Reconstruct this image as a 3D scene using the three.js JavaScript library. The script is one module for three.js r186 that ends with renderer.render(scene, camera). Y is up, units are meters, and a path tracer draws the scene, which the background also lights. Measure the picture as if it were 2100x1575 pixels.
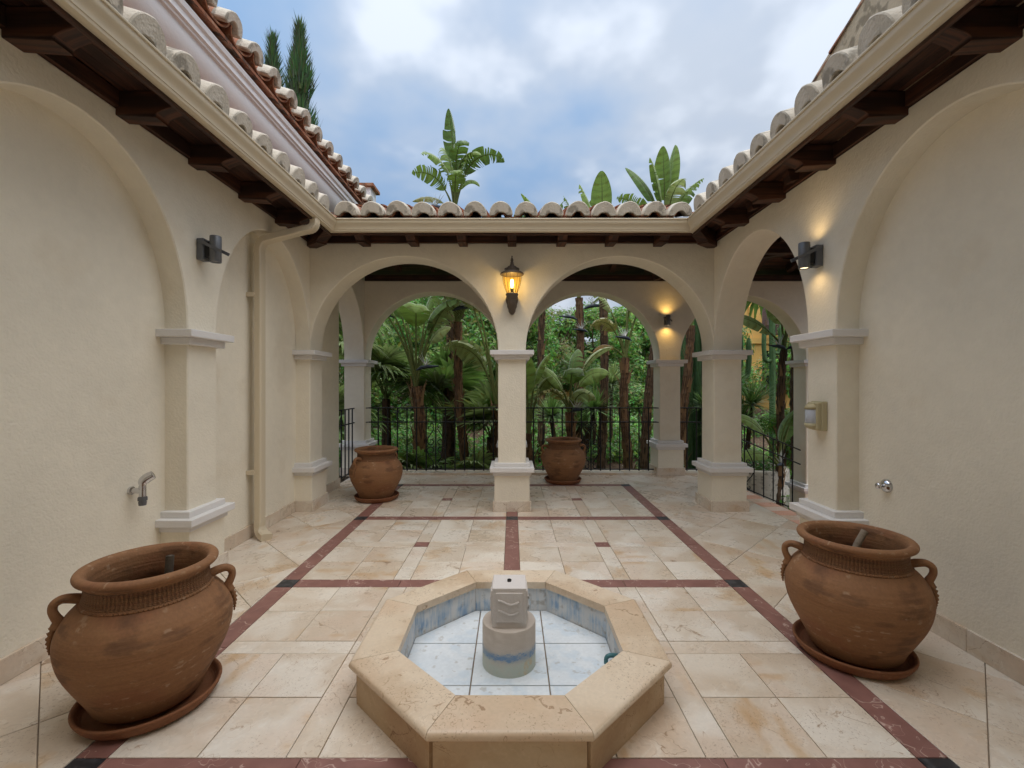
import * as THREE from 'three';
import { mergeGeometries, toCreasedNormals } from 'three/addons/utils/BufferGeometryUtils.js';
import { RoundedBoxGeometry } from 'three/addons/geometries/RoundedBoxGeometry.js';

// ---------------------------------------------------------------- camera, sky, sun, exposure
const scene = new THREE.Scene();
const camera = new THREE.PerspectiveCamera(79.6, 4 / 3, 0.05, 600);
camera.position.set(0, 1.5, 0);
camera.lookAt(0, 1.5, -5);
const renderer = new THREE.WebGLRenderer();
renderer.toneMapping = THREE.LinearToneMapping;
renderer.toneMappingExposure = 2.6;
renderer.shadowMap.enabled = true;

// noise used by the sky and by every material
function hash(ix, iy, s) { let h = Math.imul(ix, 374761393) ^ Math.imul(iy, 668265263) ^ Math.imul(s, 1442695041); h = Math.imul(h ^ (h >>> 13), 1274126177); h ^= h >>> 16; return (h >>> 0) / 4294967296; }
function vnoise(x, y, per, s, pery) {
  const xi = Math.floor(x), yi = Math.floor(y), fx = x - xi, fy = y - yi;
  const u = fx * fx * fx * (fx * (fx * 6 - 15) + 10), v = fy * fy * fy * (fy * (fy * 6 - 15) + 10);
  const m = (a, q) => q ? ((a % q) + q) % q : a;
  const x0 = m(xi, per), x1 = m(xi + 1, per), y0 = m(yi, pery), y1 = m(yi + 1, pery);
  const a = hash(x0, y0, s), b = hash(x1, y0, s), c = hash(x0, y1, s), d = hash(x1, y1, s);
  return a + (b - a) * u + (c - a) * v + (a - b - c + d) * u * v;
}
function fbm(x, y, oct, per, s = 1, pery = per) { let t = 0, a = 0.5, n = 0; for (let i = 0; i < oct; i++) { t += a * vnoise(x, y, per, s + i * 17, pery); n += a; a *= 0.5; x *= 2; y *= 2; per *= 2; pery *= 2; } return t / n; }
const clamp = (v, a = 0, b = 1) => Math.min(b, Math.max(a, v));
const smooth = (a, b, v) => { const t = clamp((v - a) / (b - a)); return t * t * (3 - 2 * t); };
const lerp = (a, b, t) => a + (b - a) * t;
function rngOf(seed) { let a = seed >>> 0; return () => { a = (a + 0x6d2b79f5) | 0; let t = Math.imul(a ^ (a >>> 15), 1 | a); t = (t + Math.imul(t ^ (t >>> 7), 61 | t)) ^ t; return ((t ^ (t >>> 14)) >>> 0) / 4294967296; }; }

const SKY = 0.37;
{ // thin broken cloud over blue, brighter towards the zenith as a cloudy sky is
  const w = 2048, h = 1024, a = new Float32Array(w * h * 4);
  for (let j = 0; j < h; j++) for (let i = 0; i < w; i++) {
    const el = ((j + 0.5) / h - 0.5) * Math.PI, az = ((i + 0.5) / w - 0.5) * 2 * Math.PI;
    const y = Math.max(Math.sin(el), 0), c = Math.cos(el), px = c * Math.cos(az) / (y + 0.22), pz = c * Math.sin(az) / (y + 0.22);
    const big = fbm(px * 1.3 + 31, pz * 1.3 + 7, 5, 0, 3), fine = fbm(px * 4.2 + 5, pz * 4.2 + 70, 5, 0, 9), soft = fbm(px * 0.4 + 3, pz * 0.4 + 9, 3, 0, 21);
    let k = smooth(0.40, 0.70, big * 0.58 + fine * 0.30 + soft * 0.24);
    k = lerp(k, 1, 0.6 * (1 - smooth(0.0, 0.40, y)));
    const puff = smooth(0.56, 0.78, fine * 0.7 + big * 0.45) * 0.20;
    const up = 0.76 + 0.72 * y;
    const blue = [0.28, 0.445, 0.70], grey = [0.55, 0.625, 0.745];
    const o = (j * w + i) * 4;
    for (let n = 0; n < 3; n++) a[o + n] = SKY * up * (lerp(blue[n], grey[n], k) + puff);
    a[o + 3] = 1;
  }
  const t = new THREE.DataTexture(a, w, h, THREE.RGBAFormat, THREE.FloatType);
  t.mapping = THREE.EquirectangularReflectionMapping; t.magFilter = THREE.LinearFilter; t.needsUpdate = true;
  scene.background = t; scene.environment = t;
}
const sun = new THREE.DirectionalLight(new THREE.Color().setRGB(1, 0.96, 0.91), 1.2);
sun.position.set(1.8, 14, -3.4); sun.target.position.set(0, 0, -7);
sun.castShadow = true; sun.shadow.radius = 150; sun.shadow.mapSize.set(2048, 2048);
Object.assign(sun.shadow.camera, { left: -14, right: 14, top: 14, bottom: -14, near: 0.5, far: 60 });
scene.add(sun, sun.target);

// ---------------------------------------------------------------- objects, names
const used = new Set();
function numbered(name) { if (!used.has(name)) { used.add(name); return name; } for (let i = 1; ; i++) { const n = name + '_' + String(i).padStart(3, '0'); if (!used.has(n)) { used.add(n); return n; } } }
function meta(o, label, category, group) { o.userData.label = label; o.userData.category = category; if (group) o.userData.group = group; return o; }
function thing(name, label, category, pos = [0, 0, 0], turn = 0, group) { const o = new THREE.Group(); o.name = numbered(name); o.position.set(...pos); o.rotation.y = turn; meta(o, label, category, group); scene.add(o); return o; }
function mesh(name, geo, mat, parent) { const m = new THREE.Mesh(Array.isArray(geo) ? merge(geo) : geo, mat); m.name = parent === scene ? numbered(name) : name; m.castShadow = m.receiveShadow = true; parent.add(m); return m; }
function structure(name, geo, mat) { const m = mesh(name, geo, mat, scene); m.userData.kind = 'structure'; return m; }
function structureGroup(name) { const g = new THREE.Group(); g.name = numbered(name); g.userData.kind = 'structure'; scene.add(g); return g; }
function copyThing(o, label, pos, turn = 0, scale = 1) { const c = o.clone(); c.name = numbered(o.name.replace(/_\d{3}$/, '')); c.userData = { ...o.userData, label }; c.position.set(...pos); c.rotation.y = turn; if (Array.isArray(scale)) c.scale.set(...scale); else c.scale.setScalar(scale); scene.add(c); return c; }

// ---------------------------------------------------------------- geometry helpers (d = metres in front of the camera, z = -d)
function plain(g) { const o = g.index ? g.toNonIndexed() : g; for (const k of Object.keys(o.attributes)) if (!['position', 'normal', 'uv', 'color'].includes(k)) o.deleteAttribute(k); return o; }
function merge(list) { const l = list.map(plain); const col = l.every((g) => g.attributes.color); if (!col) l.forEach((g) => g.deleteAttribute('color')); return mergeGeometries(l); }
// uv in metres from the face direction; grain 'x','y','z' puts that axis along u
function metricUV(g0, grain, off = [0, 0]) {
  const g = plain(g0), p = g.attributes.position, n = p.count, uv = new Float32Array(n * 2), a = new THREE.Vector3(), b = new THREE.Vector3(), c = new THREE.Vector3();
  for (let i = 0; i < n; i += 3) {
    a.fromBufferAttribute(p, i); b.fromBufferAttribute(p, i + 1); c.fromBufferAttribute(p, i + 2);
    const N = b.clone().sub(a).cross(c.clone().sub(a)), ax = Math.abs(N.x), ay = Math.abs(N.y), az = Math.abs(N.z);
    let u = 'x', v = 'y';
    if (ax >= ay && ax >= az) { u = 'z'; v = 'y'; } else if (ay >= az) { u = 'x'; v = 'z'; }
    if (grain && v === grain) [u, v] = [v, u];
    [a, b, c].forEach((q, k) => { uv[(i + k) * 2] = q[u] + off[0]; uv[(i + k) * 2 + 1] = q[v] + off[1]; });
  }
  g.setAttribute('uv', new THREE.BufferAttribute(uv, 2)); return g;
}
function box(x0, x1, y0, y1, d0, d1, r = 0, grain, off) {
  const w = Math.abs(x1 - x0), h = y1 - y0, l = Math.abs(d1 - d0);
  const g = r ? new RoundedBoxGeometry(w, h, l, 1, Math.min(r, w / 2.1, h / 2.1, l / 2.1)) : new THREE.BoxGeometry(w, h, l);
  g.translate((x0 + x1) / 2, (y0 + y1) / 2, -(d0 + d1) / 2); return metricUV(g, grain, off);
}
function inset(pts, c) { // pts counter-clockwise
  const n = pts.length;
  return pts.map((p, i) => {
    const a = pts[(i + n - 1) % n], b = pts[(i + 1) % n];
    let ux = p[0] - a[0], uy = p[1] - a[1], vx = b[0] - p[0], vy = b[1] - p[1]; const lu = Math.hypot(ux, uy) || 1, lv = Math.hypot(vx, vy) || 1; ux /= lu; uy /= lu; vx /= lv; vy /= lv;
    const nx = -uy - vy, ny = ux + vx, k = 2 / Math.max(0.35, nx * nx + ny * ny); return [p[0] + nx * k * c, p[1] + ny * k * c];
  });
}
const areaOf = (pts) => pts.reduce((s, p, i) => { const q = pts[(i + 1) % pts.length]; return s + p[0] * q[1] - q[0] * p[1]; }, 0) / 2;
// polygon (a, b) pushed from depth t0 (front, chamfered by c) to t1; place(a, b, t) gives the point
function prism(pts0, t0, t1, c, place, crease = 0.6, open = false) {
  let pts = areaOf(pts0) < 0 ? pts0.slice().reverse() : pts0;
  const inn = c ? inset(pts, c) : pts, s = Math.sign(t1 - t0) || 1, tris = ShapeTri(inn), pos = [];
  const put = (p, t) => { const q = place(p[0], p[1], t); pos.push(q[0], q[1], q[2]); };
  for (const [i, j, k] of tris) { put(inn[i], t0); put(inn[j], t0); put(inn[k], t0); if (!open) { put(pts[i], t1); put(pts[k], t1); put(pts[j], t1); } }
  const n = pts.length, A = place(...inn[tris[0][0]], t0), B = place(...inn[tris[0][1]], t0), C = place(...inn[tris[0][2]], t0), E = place(...inn[tris[0][0]], t1), sub = (p, q) => new THREE.Vector3(p[0] - q[0], p[1] - q[1], p[2] - q[2]);
  const flip = sub(B, A).cross(sub(C, A)).dot(sub(E, A)) > 0;
  for (let i = 0; i < n; i++) {
    const j = (i + 1) % n;
    if (c) { put(inn[i], t0); put(pts[i], t0 + s * c); put(pts[j], t0 + s * c); put(inn[i], t0); put(pts[j], t0 + s * c); put(inn[j], t0); }
    const ts = c ? t0 + s * c : t0; put(pts[i], ts); put(pts[i], t1); put(pts[j], t1); put(pts[i], ts); put(pts[j], t1); put(pts[j], ts);
  }
  if (flip) for (let i = 0; i < pos.length; i += 9) for (let k = 0; k < 3; k++) { const t = pos[i + 3 + k]; pos[i + 3 + k] = pos[i + 6 + k]; pos[i + 6 + k] = t; }
  let g = new THREE.BufferGeometry(); g.setAttribute('position', new THREE.Float32BufferAttribute(pos, 3));
  g.computeVertexNormals(); g = toCreasedNormals(g, crease); return g;
}
function ShapeTri(pts) { return THREE.ShapeUtils.triangulateShape(pts.map((p) => new THREE.Vector2(p[0], p[1])), []); }
// wall outline with arches standing on the floor: openings [a0, a1, spring, rise]
function archOutline(a0, a1, y0, y1, ops, seg = 44) {
  const pts = [[a0, y0]];
  for (const [p, q, sp, rise] of ops.slice().sort((m, n) => m[0] - n[0])) {
    pts.push([p, y0], [p, sp]); const cx = (p + q) / 2, r = (q - p) / 2;
    for (let i = 1; i < seg; i++) { const t = Math.PI * (1 - i / seg); pts.push([cx + r * Math.cos(t), sp + rise * Math.sin(t)]); }
    pts.push([q, sp]); if (q < a1 - 1e-6) pts.push([q, y0]);
  }
  if (!ops.some((o) => o[1] > a1 - 1e-6)) pts.push([a1, y0]);
  pts.push([a1, y1], [a0, y1]); return pts.filter((p, i, l) => i === 0 || Math.hypot(p[0] - l[i - 1][0], p[1] - l[i - 1][1]) > 1e-5);
}
// walls that run in depth: face at x = xf, back at x = xb; walls that run across: face at d = f
const wallZ = (xf, xb, d0, d1, y0, y1, ops, c = 0.008) => metricUV(prism(archOutline(d0, d1, y0, y1, ops), xf, xb, c, (d, y, t) => [t, y, -d]));
const wallX = (f, b, x0, x1, y0, y1, ops, c = 0.008) => metricUV(prism(archOutline(x0, x1, y0, y1, ops), f, b, c, (x, y, t) => [x, y, -t]));
function tube(pts, rad, radial = 8, closed = true, star = 0) { // tapered tube along points; rad number or fn(s)
  const P = pts.map((p) => new THREE.Vector3(...p)), n = P.length, pos = [], nor = [], uv = [], idx = []; let len = 0;
  let N = new THREE.Vector3(1, 0, 0);
  for (let i = 0; i < n; i++) {
    const T = P[Math.min(n - 1, i + 1)].clone().sub(P[Math.max(0, i - 1)]).normalize(); if (i) len += P[i].distanceTo(P[i - 1]);
    if (i === 0 && Math.abs(T.x) > 0.9) N.set(0, 1, 0);
    N.sub(T.clone().multiplyScalar(N.dot(T))).normalize(); const B = T.clone().cross(N);
    const r0 = typeof rad === 'function' ? rad(i / (n - 1), i) : rad;
    for (let k = 0; k <= radial; k++) {
      const t = k / radial * 2 * Math.PI, r = star && k % 2 ? r0 * (1 - star) : r0, d = N.clone().multiplyScalar(Math.cos(t)).addScaledVector(B, Math.sin(t));
      pos.push(P[i].x + d.x * r, P[i].y + d.y * r, P[i].z + d.z * r); nor.push(d.x, d.y, d.z); uv.push(k / radial * 2 * Math.PI * 0.12, len);
    }
  }
  for (let i = 0; i < n - 1; i++) for (let k = 0; k < radial; k++) { const a = i * (radial + 1) + k, b = a + radial + 1; idx.push(a, a + 1, b, b, a + 1, b + 1); }
  if (closed) for (const [i, s] of [[0, 1], [n - 1, -1]]) { const c = pos.length / 3; pos.push(P[i].x, P[i].y, P[i].z); nor.push(0, -s, 0); uv.push(0, 0); for (let k = 0; k < radial; k++) { const a = i * (radial + 1) + k; s > 0 ? idx.push(c, a + 1, a) : idx.push(c, a, a + 1); } }
  const g = new THREE.BufferGeometry(); g.setAttribute('position', new THREE.Float32BufferAttribute(pos, 3)); g.setAttribute('normal', new THREE.Float32BufferAttribute(nor, 3)); g.setAttribute('uv', new THREE.Float32BufferAttribute(uv, 2)); g.setIndex(idx);
  if (star) g.computeVertexNormals();
  return plain(g);
}
function lathe(pts, seg = 48, scaleU = 1) { const g = new THREE.LatheGeometry(pts.map((p) => new THREE.Vector2(p[0], p[1])), seg); const uv = g.attributes.uv, p = g.attributes.position; for (let i = 0; i < uv.count; i++) uv.setXY(i, uv.getX(i) * scaleU, p.getY(i) * 1.4 + Math.hypot(p.getX(i), p.getZ(i)) * 0.4); return plain(g); }
function smoothPts(pts, n) { const c = new THREE.CatmullRomCurve3(pts.map((p) => new THREE.Vector3(p[0], p[1], p[2] || 0)), false, 'centripetal'); return c.getPoints(n).map((v) => [v.x, v.y, v.z]); }

// ---------------------------------------------------------------- textures
function tex(size, fn, rep = 1, srgb = true) {
  const a = new Uint8Array(size * size * 4);
  for (let j = 0; j < size; j++) for (let i = 0; i < size; i++) { const c = fn(i / size, j / size), o = (j * size + i) * 4; if (typeof c === 'number') a[o] = a[o + 1] = a[o + 2] = clamp(c) * 255; else { a[o] = clamp(c[0]) * 255; a[o + 1] = clamp(c[1]) * 255; a[o + 2] = clamp(c[2]) * 255; } a[o + 3] = 255; }
  const t = new THREE.DataTexture(a, size, size); t.wrapS = t.wrapT = THREE.RepeatWrapping; t.magFilter = THREE.LinearFilter; t.minFilter = THREE.LinearMipmapLinearFilter; t.generateMipmaps = true; if (srgb) t.colorSpace = THREE.SRGBColorSpace; t.repeat.set(rep, rep); t.needsUpdate = true; return t;
}
const mix3 = (a, b, t) => [lerp(a[0], b[0], t), lerp(a[1], b[1], t), lerp(a[2], b[2], t)];
const mul3 = (a, k) => [a[0] * k, a[1] * k, a[2] * k];
const ridge = (x, y, oct, per, s) => 1 - Math.abs(2 * fbm(x, y, oct, per, s) - 1);

// painted stucco
const tPlaster = tex(1024, (u, v) => {
  const m = fbm(u * 5, v * 5, 5, 5, 4), f = fbm(u * 60, v * 60, 3, 60, 8);
  return mul3(mix3([0.94, 0.905, 0.828], [0.912, 0.868, 0.782], smooth(0.62, 0.8, fbm(u * 9, v * 9, 4, 9, 30)) * 0.6), 0.945 + 0.085 * m + 0.025 * (f - 0.5));
}, 1 / 3.3);
const tStucco = tex(1024, (u, v) => { const g = fbm(u * 110, v * 110, 3, 110, 5), b = fbm(u * 28, v * 28, 3, 28, 6); return 0.62 * g + 0.38 * b; }, 1 / 1.35, false);
// cream limestone: cloudy ground, rusty blotches, fine dark veins and pits
const marbleFn = (u, v) => {
  const wx = u * 8 + 1.4 * fbm(u * 6, v * 6, 4, 6, 40), wy = v * 8 + 1.4 * fbm(u * 6 + 0.5, v * 6, 4, 6, 41);
  const cloud = fbm(wx, wy, 6, 8, 2), grain = fbm(u * 200, v * 200, 3, 200, 44);
  let c = mix3([0.84, 0.778, 0.70], [0.905, 0.868, 0.812], smooth(0.3, 0.68, cloud));
  c = mix3(c, [0.845, 0.74, 0.65], smooth(0.5, 0.75, fbm(u * 5 + 3, v * 5, 4, 5, 50)) * 0.35);
  const streak = fbm(u * 9 + 0.8 * cloud, v * 26, 5, 9, 63, 26), rust = smooth(0.60, 0.80, fbm(u * 7, v * 9, 5, 7, 61, 9) * 0.6 + streak * 0.4); c = mix3(c, [0.775, 0.615, 0.43], rust * 0.6);
  const vw = fbm(u * 12, v * 12, 5, 12, 70) * 1.5, vein = smooth(0.982, 0.998, ridge(u * 6 + vw, v * 6 + vw * 0.7, 5, 6, 71)) * smooth(0.44, 0.60, fbm(u * 10, v * 10, 3, 10, 73));
  c = mix3(c, [0.52, 0.40, 0.29], vein * 0.55);
  const hair = smooth(0.988, 0.999, ridge(u * 15 + vw * 2, v * 15 - vw, 4, 15, 78)) * smooth(0.5, 0.62, fbm(u * 8, v * 8, 3, 8, 79)); c = mix3(c, [0.60, 0.47, 0.36], hair * 0.5);
  c = mix3(c, [0.95, 0.93, 0.89], smooth(0.975, 0.995, ridge(u * 9 + vw, v * 9 - vw, 4, 9, 77)) * 0.3);
  const pit = smooth(0.74, 0.80, fbm(u * 340, v * 340, 2, 340, 80)) * smooth(0.52, 0.62, fbm(u * 14, v * 14, 4, 14, 81)); c = mix3(c, [0.45, 0.34, 0.25], pit * 0.3);
  return mul3(c, 0.975 + 0.05 * grain);
};
const tMarble = tex(2048, marbleFn, 1 / 2.2);
const tMarbleBump = tex(1024, (u, v) => 0.5 * fbm(u * 30, v * 30, 4, 30, 90) + 0.5 * fbm(u * 8, v * 8, 3, 8, 91) , 1 / 2.2, false);
const tMarbleRough = tex(512, (u, v) => 0.5 + 0.35 * (fbm(u * 9, v * 9, 5, 9, 93) - 0.5) + 0.2 * (fbm(u * 50, v * 50, 2, 50, 94) - 0.5), 1 / 1.9, false);
const tRed = tex(1024, (u, v) => {
  const a = fbm(u * 14, v * 14, 5, 14, 3), w = fbm(u * 8, v * 8, 4, 8, 9) * 2.2, vein = smooth(0.972, 0.996, ridge(u * 4 + w, v * 4 + w, 4, 4, 12));
  return mix3(mix3([0.49, 0.335, 0.30], [0.60, 0.43, 0.39], a), [0.84, 0.75, 0.69], vein * 0.7);
}, 1 / 1.1);
const tDark = tex(512, (u, v) => mix3([0.15, 0.15, 0.165], [0.27, 0.27, 0.28], smooth(0.3, 0.75, fbm(u * 20, v * 20, 5, 20, 6))), 1 / 0.6);
const tWood = tex(1024, (u, v) => {
  const g = fbm(u * 3, v * 60, 4, 3, 5, 60), r = fbm(u * 6, v * 14, 4, 6, 7, 14), k = smooth(0.35, 0.7, g * 0.7 + r * 0.3);
  return mix3([0.185, 0.105, 0.065], [0.335, 0.195, 0.12], k);
}, 1 / 1.2);
const tWoodBump = tex(512, (u, v) => fbm(u * 3, v * 60, 4, 3, 5, 60), 1 / 1.2, false);
// fired clay of the jars (u once round, v up)
const tClay = tex(1024, (u, v) => {
  const band = fbm(u * 3, v * 60, 5, 3, 21, 60), bl = fbm(u * 4, v * 6, 6, 4, 23, 6), d = smooth(0.58, 0.80, fbm(u * 7, v * 16, 6, 7, 25, 16)), sp = fbm(u * 120, v * 120, 2, 120, 26);
  let c = mix3([0.56, 0.395, 0.262], [0.645, 0.475, 0.328], band * 0.7 + (bl - 0.5) * 0.9); c = mix3(c, [0.53, 0.335, 0.225], smooth(0.48, 0.74, bl) * 0.5); c = mix3(c, [0.40, 0.275, 0.185], d * 0.6);
  const salt = smooth(0.64, 0.80, fbm(u * 26, v * 40, 5, 26, 29, 40)) * smooth(0.5, 0.68, fbm(u * 5, v * 5, 3, 5, 27)); return mul3(mix3(c, [0.74, 0.64, 0.55], salt * 0.6), 0.95 + 0.1 * sp);
}, 1);
const tClayBump = tex(1024, (u, v) => 0.6 * fbm(u * 2, v * 70, 3, 2, 33, 70) + 0.4 * fbm(u * 60, v * 60, 3, 60, 34), 1, false);
const tNeck = tex(1024, (u, v) => { const row = v * 9, n = 92, x = u * n + 0.12 * Math.sin(row * 9), fx = x - Math.floor(x), fy = row - Math.floor(row); return smooth(0.16, 0.34, fx) * smooth(0.10, 0.3, fy) * 0.8 + 0.2 * fbm(u * 60, v * 20, 3, 60, 3, 20); }, 1, false);
const tRoof = tex(1024, (u, v) => {
  const a = fbm(u * 8, v * 8, 5, 8, 41), l = smooth(0.54, 0.72, fbm(u * 14, v * 14, 5, 14, 43)), b = smooth(0.58, 0.7, fbm(u * 22, v * 22, 4, 22, 44));
  return mix3(mix3(mix3([0.56, 0.335, 0.235], [0.68, 0.47, 0.35], a), [0.30, 0.25, 0.215], l * 0.8), [0.74, 0.69, 0.61], b * 0.35);
}, 1 / 0.9);
const tMortar = tex(1024, (u, v) => { const a = fbm(u * 10, v * 10, 5, 10, 51), s = smooth(0.54, 0.74, fbm(u * 13, v * 13, 6, 13, 53)); return mix3(mix3([0.77, 0.735, 0.67], [0.875, 0.84, 0.785], a), [0.47, 0.445, 0.40], s * 0.55); }, 1 / 0.9);
const tGrain = tex(512, (u, v) => fbm(u * 40, v * 40, 4, 40, 61), 1 / 0.5, false);
const tBasin = tex(1024, (u, v) => { // lime scale and pale blue dye left by the water
  const n = fbm(u * 9, v * 9, 6, 9, 71), st = fbm(u * 70, v * 7, 5, 70, 73, 7), bl = smooth(0.38, 0.72, n * 0.55 + st * 0.45);
  let c = mix3([0.765, 0.765, 0.76], [0.85, 0.845, 0.835], fbm(u * 6, v * 6, 5, 6, 75)); c = mix3(c, [0.60, 0.685, 0.765], bl * 0.8); c = mix3(c, [0.46, 0.57, 0.71], smooth(0.60, 0.76, n * 0.6 + st * 0.4) * 0.6); return mix3(c, [0.56, 0.51, 0.45], smooth(0.62, 0.80, fbm(u * 20, v * 20, 6, 20, 77)) * 0.45);
}, 1 / 0.75);
const tBasinFloor = tex(1024, (u, v) => { const n = fbm(u * 7, v * 7, 6, 7, 171), g = fbm(u * 60, v * 60, 3, 60, 173); let c = mix3([0.815, 0.84, 0.855], [0.885, 0.895, 0.895], n); c = mix3(c, [0.74, 0.80, 0.845], smooth(0.5, 0.75, fbm(u * 11, v * 11, 5, 11, 175)) * 0.4); c = mix3(c, [0.62, 0.58, 0.52], smooth(0.66, 0.8, fbm(u * 24, v * 24, 5, 24, 177)) * 0.35); return mul3(c, 0.97 + 0.06 * g); }, 1 / 0.9);

const M = {};
function mat(name, o) { const m = new THREE.MeshPhysicalMaterial(o); m.name = name; M[name] = m; return m; }
const rgb = (r, g, b) => new THREE.Color().setRGB(r, g, b);
mat('plaster', { map: tPlaster, bumpMap: tStucco, bumpScale: 0.0032, roughness: 0.92 });
mat('trim', { color: rgb(0.75, 0.725, 0.70), bumpMap: tGrain, bumpScale: 0.0012, roughness: 0.85 });
for (const [k, c] of [['marbleA', [0.97, 0.96, 0.95]], ['marbleB', [0.945, 0.925, 0.90]], ['marbleC', [1, 0.985, 0.965]], ['marbleD', [0.92, 0.88, 0.83]]]) mat(k, { map: tMarble, color: rgb(...c), bumpMap: tMarbleBump, bumpScale: 0.0016, roughnessMap: tMarbleRough, roughness: 0.66 });
mat('redStone', { map: tRed, roughness: 0.5, bumpMap: tMarbleBump, bumpScale: 0.001 });
mat('darkStone', { map: tDark, roughness: 0.45 });
mat('grout', { color: rgb(0.27, 0.205, 0.145), roughness: 0.95 });
mat('wood', { map: tWood, bumpMap: tWoodBump, bumpScale: 0.003, roughness: 0.62 });
mat('gutter', { color: rgb(0.66, 0.565, 0.41), roughness: 0.42, bumpMap: tGrain, bumpScale: 0.0003 });
mat('clay', { map: tClay, color: rgb(0.86, 0.84, 0.80), bumpMap: tClayBump, bumpScale: 0.003, roughness: 0.8 });
mat('clayNeck', { map: tClay, color: rgb(0.86, 0.84, 0.80), bumpMap: tNeck, bumpScale: 0.014, roughness: 0.82 });
mat('claySaucer', { map: tClay, color: rgb(0.72, 0.57, 0.50), bumpMap: tClayBump, bumpScale: 0.003, roughness: 0.78 });
mat('roofTile', { map: tRoof, bumpMap: tGrain, bumpScale: 0.004, roughness: 0.9 });
mat('mortar', { map: tMortar, bumpMap: tGrain, bumpScale: 0.004, roughness: 0.93 });
mat('iron', { color: rgb(0.018, 0.018, 0.018), roughness: 0.55, metalness: 0.3 });
mat('greyMetal', { color: rgb(0.14, 0.145, 0.155), roughness: 0.42, metalness: 0.35 });
mat('chrome', { color: rgb(0.66, 0.66, 0.68), roughness: 0.12, metalness: 1 });
mat('bronze', { color: rgb(0.115, 0.088, 0.065), roughness: 0.6, metalness: 0.25, bumpMap: tGrain, bumpScale: 0.002 });
mat('soil', { color: rgb(0.045, 0.03, 0.02), roughness: 1, bumpMap: tStucco, bumpScale: 0.03 });
mat('stick', { color: rgb(0.11, 0.085, 0.06), roughness: 0.9, bumpMap: tWoodBump, bumpScale: 0.004 });

// ================================================================ the courtyard
const SPRING = 1.9, TOP = 3.168, XW = 2.392, XR = 2.56, XO = 2.72;
// pier trim: capital, base moulding, plinth and skirting round a shaft x0..x1, d0..d1 (drop lowers the foot)
function pierTrim(g, x0, x1, d0, d1, drop = 0, skirt = true) {
  const ring = (o, y0, y1, r = 0.006) => box(x0 - o, x1 + o, y0, y1, d0 - o, d1 + o, r);
  mesh('capital', [ring(0.092, 1.842, 1.897), ring(0.045, 1.79, 1.843)], M.trim, g);
  mesh('base_moulding', [ring(0.045, 0.52 - drop, 0.568 - drop), ring(0.095, 0.466 - drop, 0.521 - drop), ring(0.058, 0.422 - drop, 0.467 - drop)], M.trim, g);
  mesh('plinth', ring(0.042, -0.02 - drop, 0.43 - drop, 0.008), M.plaster, g);
  if (!skirt) return;
  const o = 0.043, t = 0.018, h = 0.127; let k = 0;
  for (const b of [[x0 - o, x1 + o, d0 - o - t, d0 - o], [x0 - o, x1 + o, d1 + o, d1 + o + t], [x0 - o - t, x0 - o - 0.001, d0 - o - t, d1 + o + t], [x1 + o + 0.001, x1 + o + t, d0 - o - t, d1 + o + t]])
    mesh('skirting_tile', box(b[0], b[1], 0, h, b[2], b[3], 0.003, null, [k++ * 0.7 + x0, d0]), k % 2 ? M.marbleB : M.marbleA, g);
}
function skirtZ(g, xf, out, d0, d1, len = 0.42) { let k = 0; for (let d = d0; d < d1 - 0.02; d += len) { const e = Math.min(d1, d + len); mesh('skirting_tile', box(Math.min(xf, xf + out * 0.018), Math.max(xf, xf + out * 0.018), 0, 0.127, d + 0.0015, e - 0.0015, 0.003, null, [k * 0.53 + d, k * 0.31]), [M.marbleB, M.marbleA, M.marbleD][k++ % 3], g); } }

{ // left: wall of the house, three blind arches
  const g = thing('courtyard_wall', 'long cream stucco wall with blind arches on the left, carrying the downpipe', 'wall');
  mesh('arch_wall', wallZ(-XW, -XR, -0.5, 5.46, 0, TOP, [[-0.39, 1.34, SPRING, 1.12], [1.67, 3.40, SPRING, 1.12], [3.73, 5.46, SPRING, 1.10]]), M.plaster, g);
  mesh('recess_panel', box(-XO, -XR, 0, TOP, -0.5, 5.80), M.plaster, g);
  pierTrim(g, -XR, -XW, 3.40, 3.73); pierTrim(g, -XR, -XW, 1.34, 1.67);
  skirtZ(g, -XR, 1, 1.74, 3.335); skirtZ(g, -XR, 1, 3.795, 5.395); skirtZ(g, -XR, 1, -0.39, 1.27);
}
{ // right: blind arch near, open arch beyond
  const g = thing('courtyard_wall', 'cream stucco wall on the right, blind arch near and open arch beyond', 'wall');
  mesh('arch_wall', wallZ(XW, XR, -0.5, 5.46, 0, TOP, [[-0.39, 1.34, SPRING, 1.12], [1.67, 3.40, SPRING, 1.12], [3.73, 5.46, SPRING, 1.10]]), M.plaster, g);
  mesh('recess_panel', wallZ(XR, XO, -0.5, 5.46, 0, TOP, [[3.73, 5.46, SPRING, 1.10]], 0), M.plaster, g);
  pierTrim(g, XW, XO, 3.40, 3.73); pierTrim(g, XW, XR, 1.34, 1.67);
  skirtZ(g, XR, -1, 1.74, 3.335); skirtZ(g, XR, -1, -0.39, 1.27);
}
{ // arcade facing the camera
  const g = thing('arcade', 'cream two-arched arcade across the courtyard carrying the brass-brown lantern', 'arcade');
  mesh('arch_wall', wallX(5.46, 5.80, -XO, XO, 0, TOP, [[-XW, -0.165, SPRING, 1.112], [0.165, XW, SPRING, 1.112]]), M.plaster, g);
  pierTrim(g, -0.165, 0.165, 5.46, 5.80); pierTrim(g, XW, XO, 5.46, 5.80); pierTrim(g, -XR - 0.002, -XW, 5.46, 5.80);
}
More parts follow.
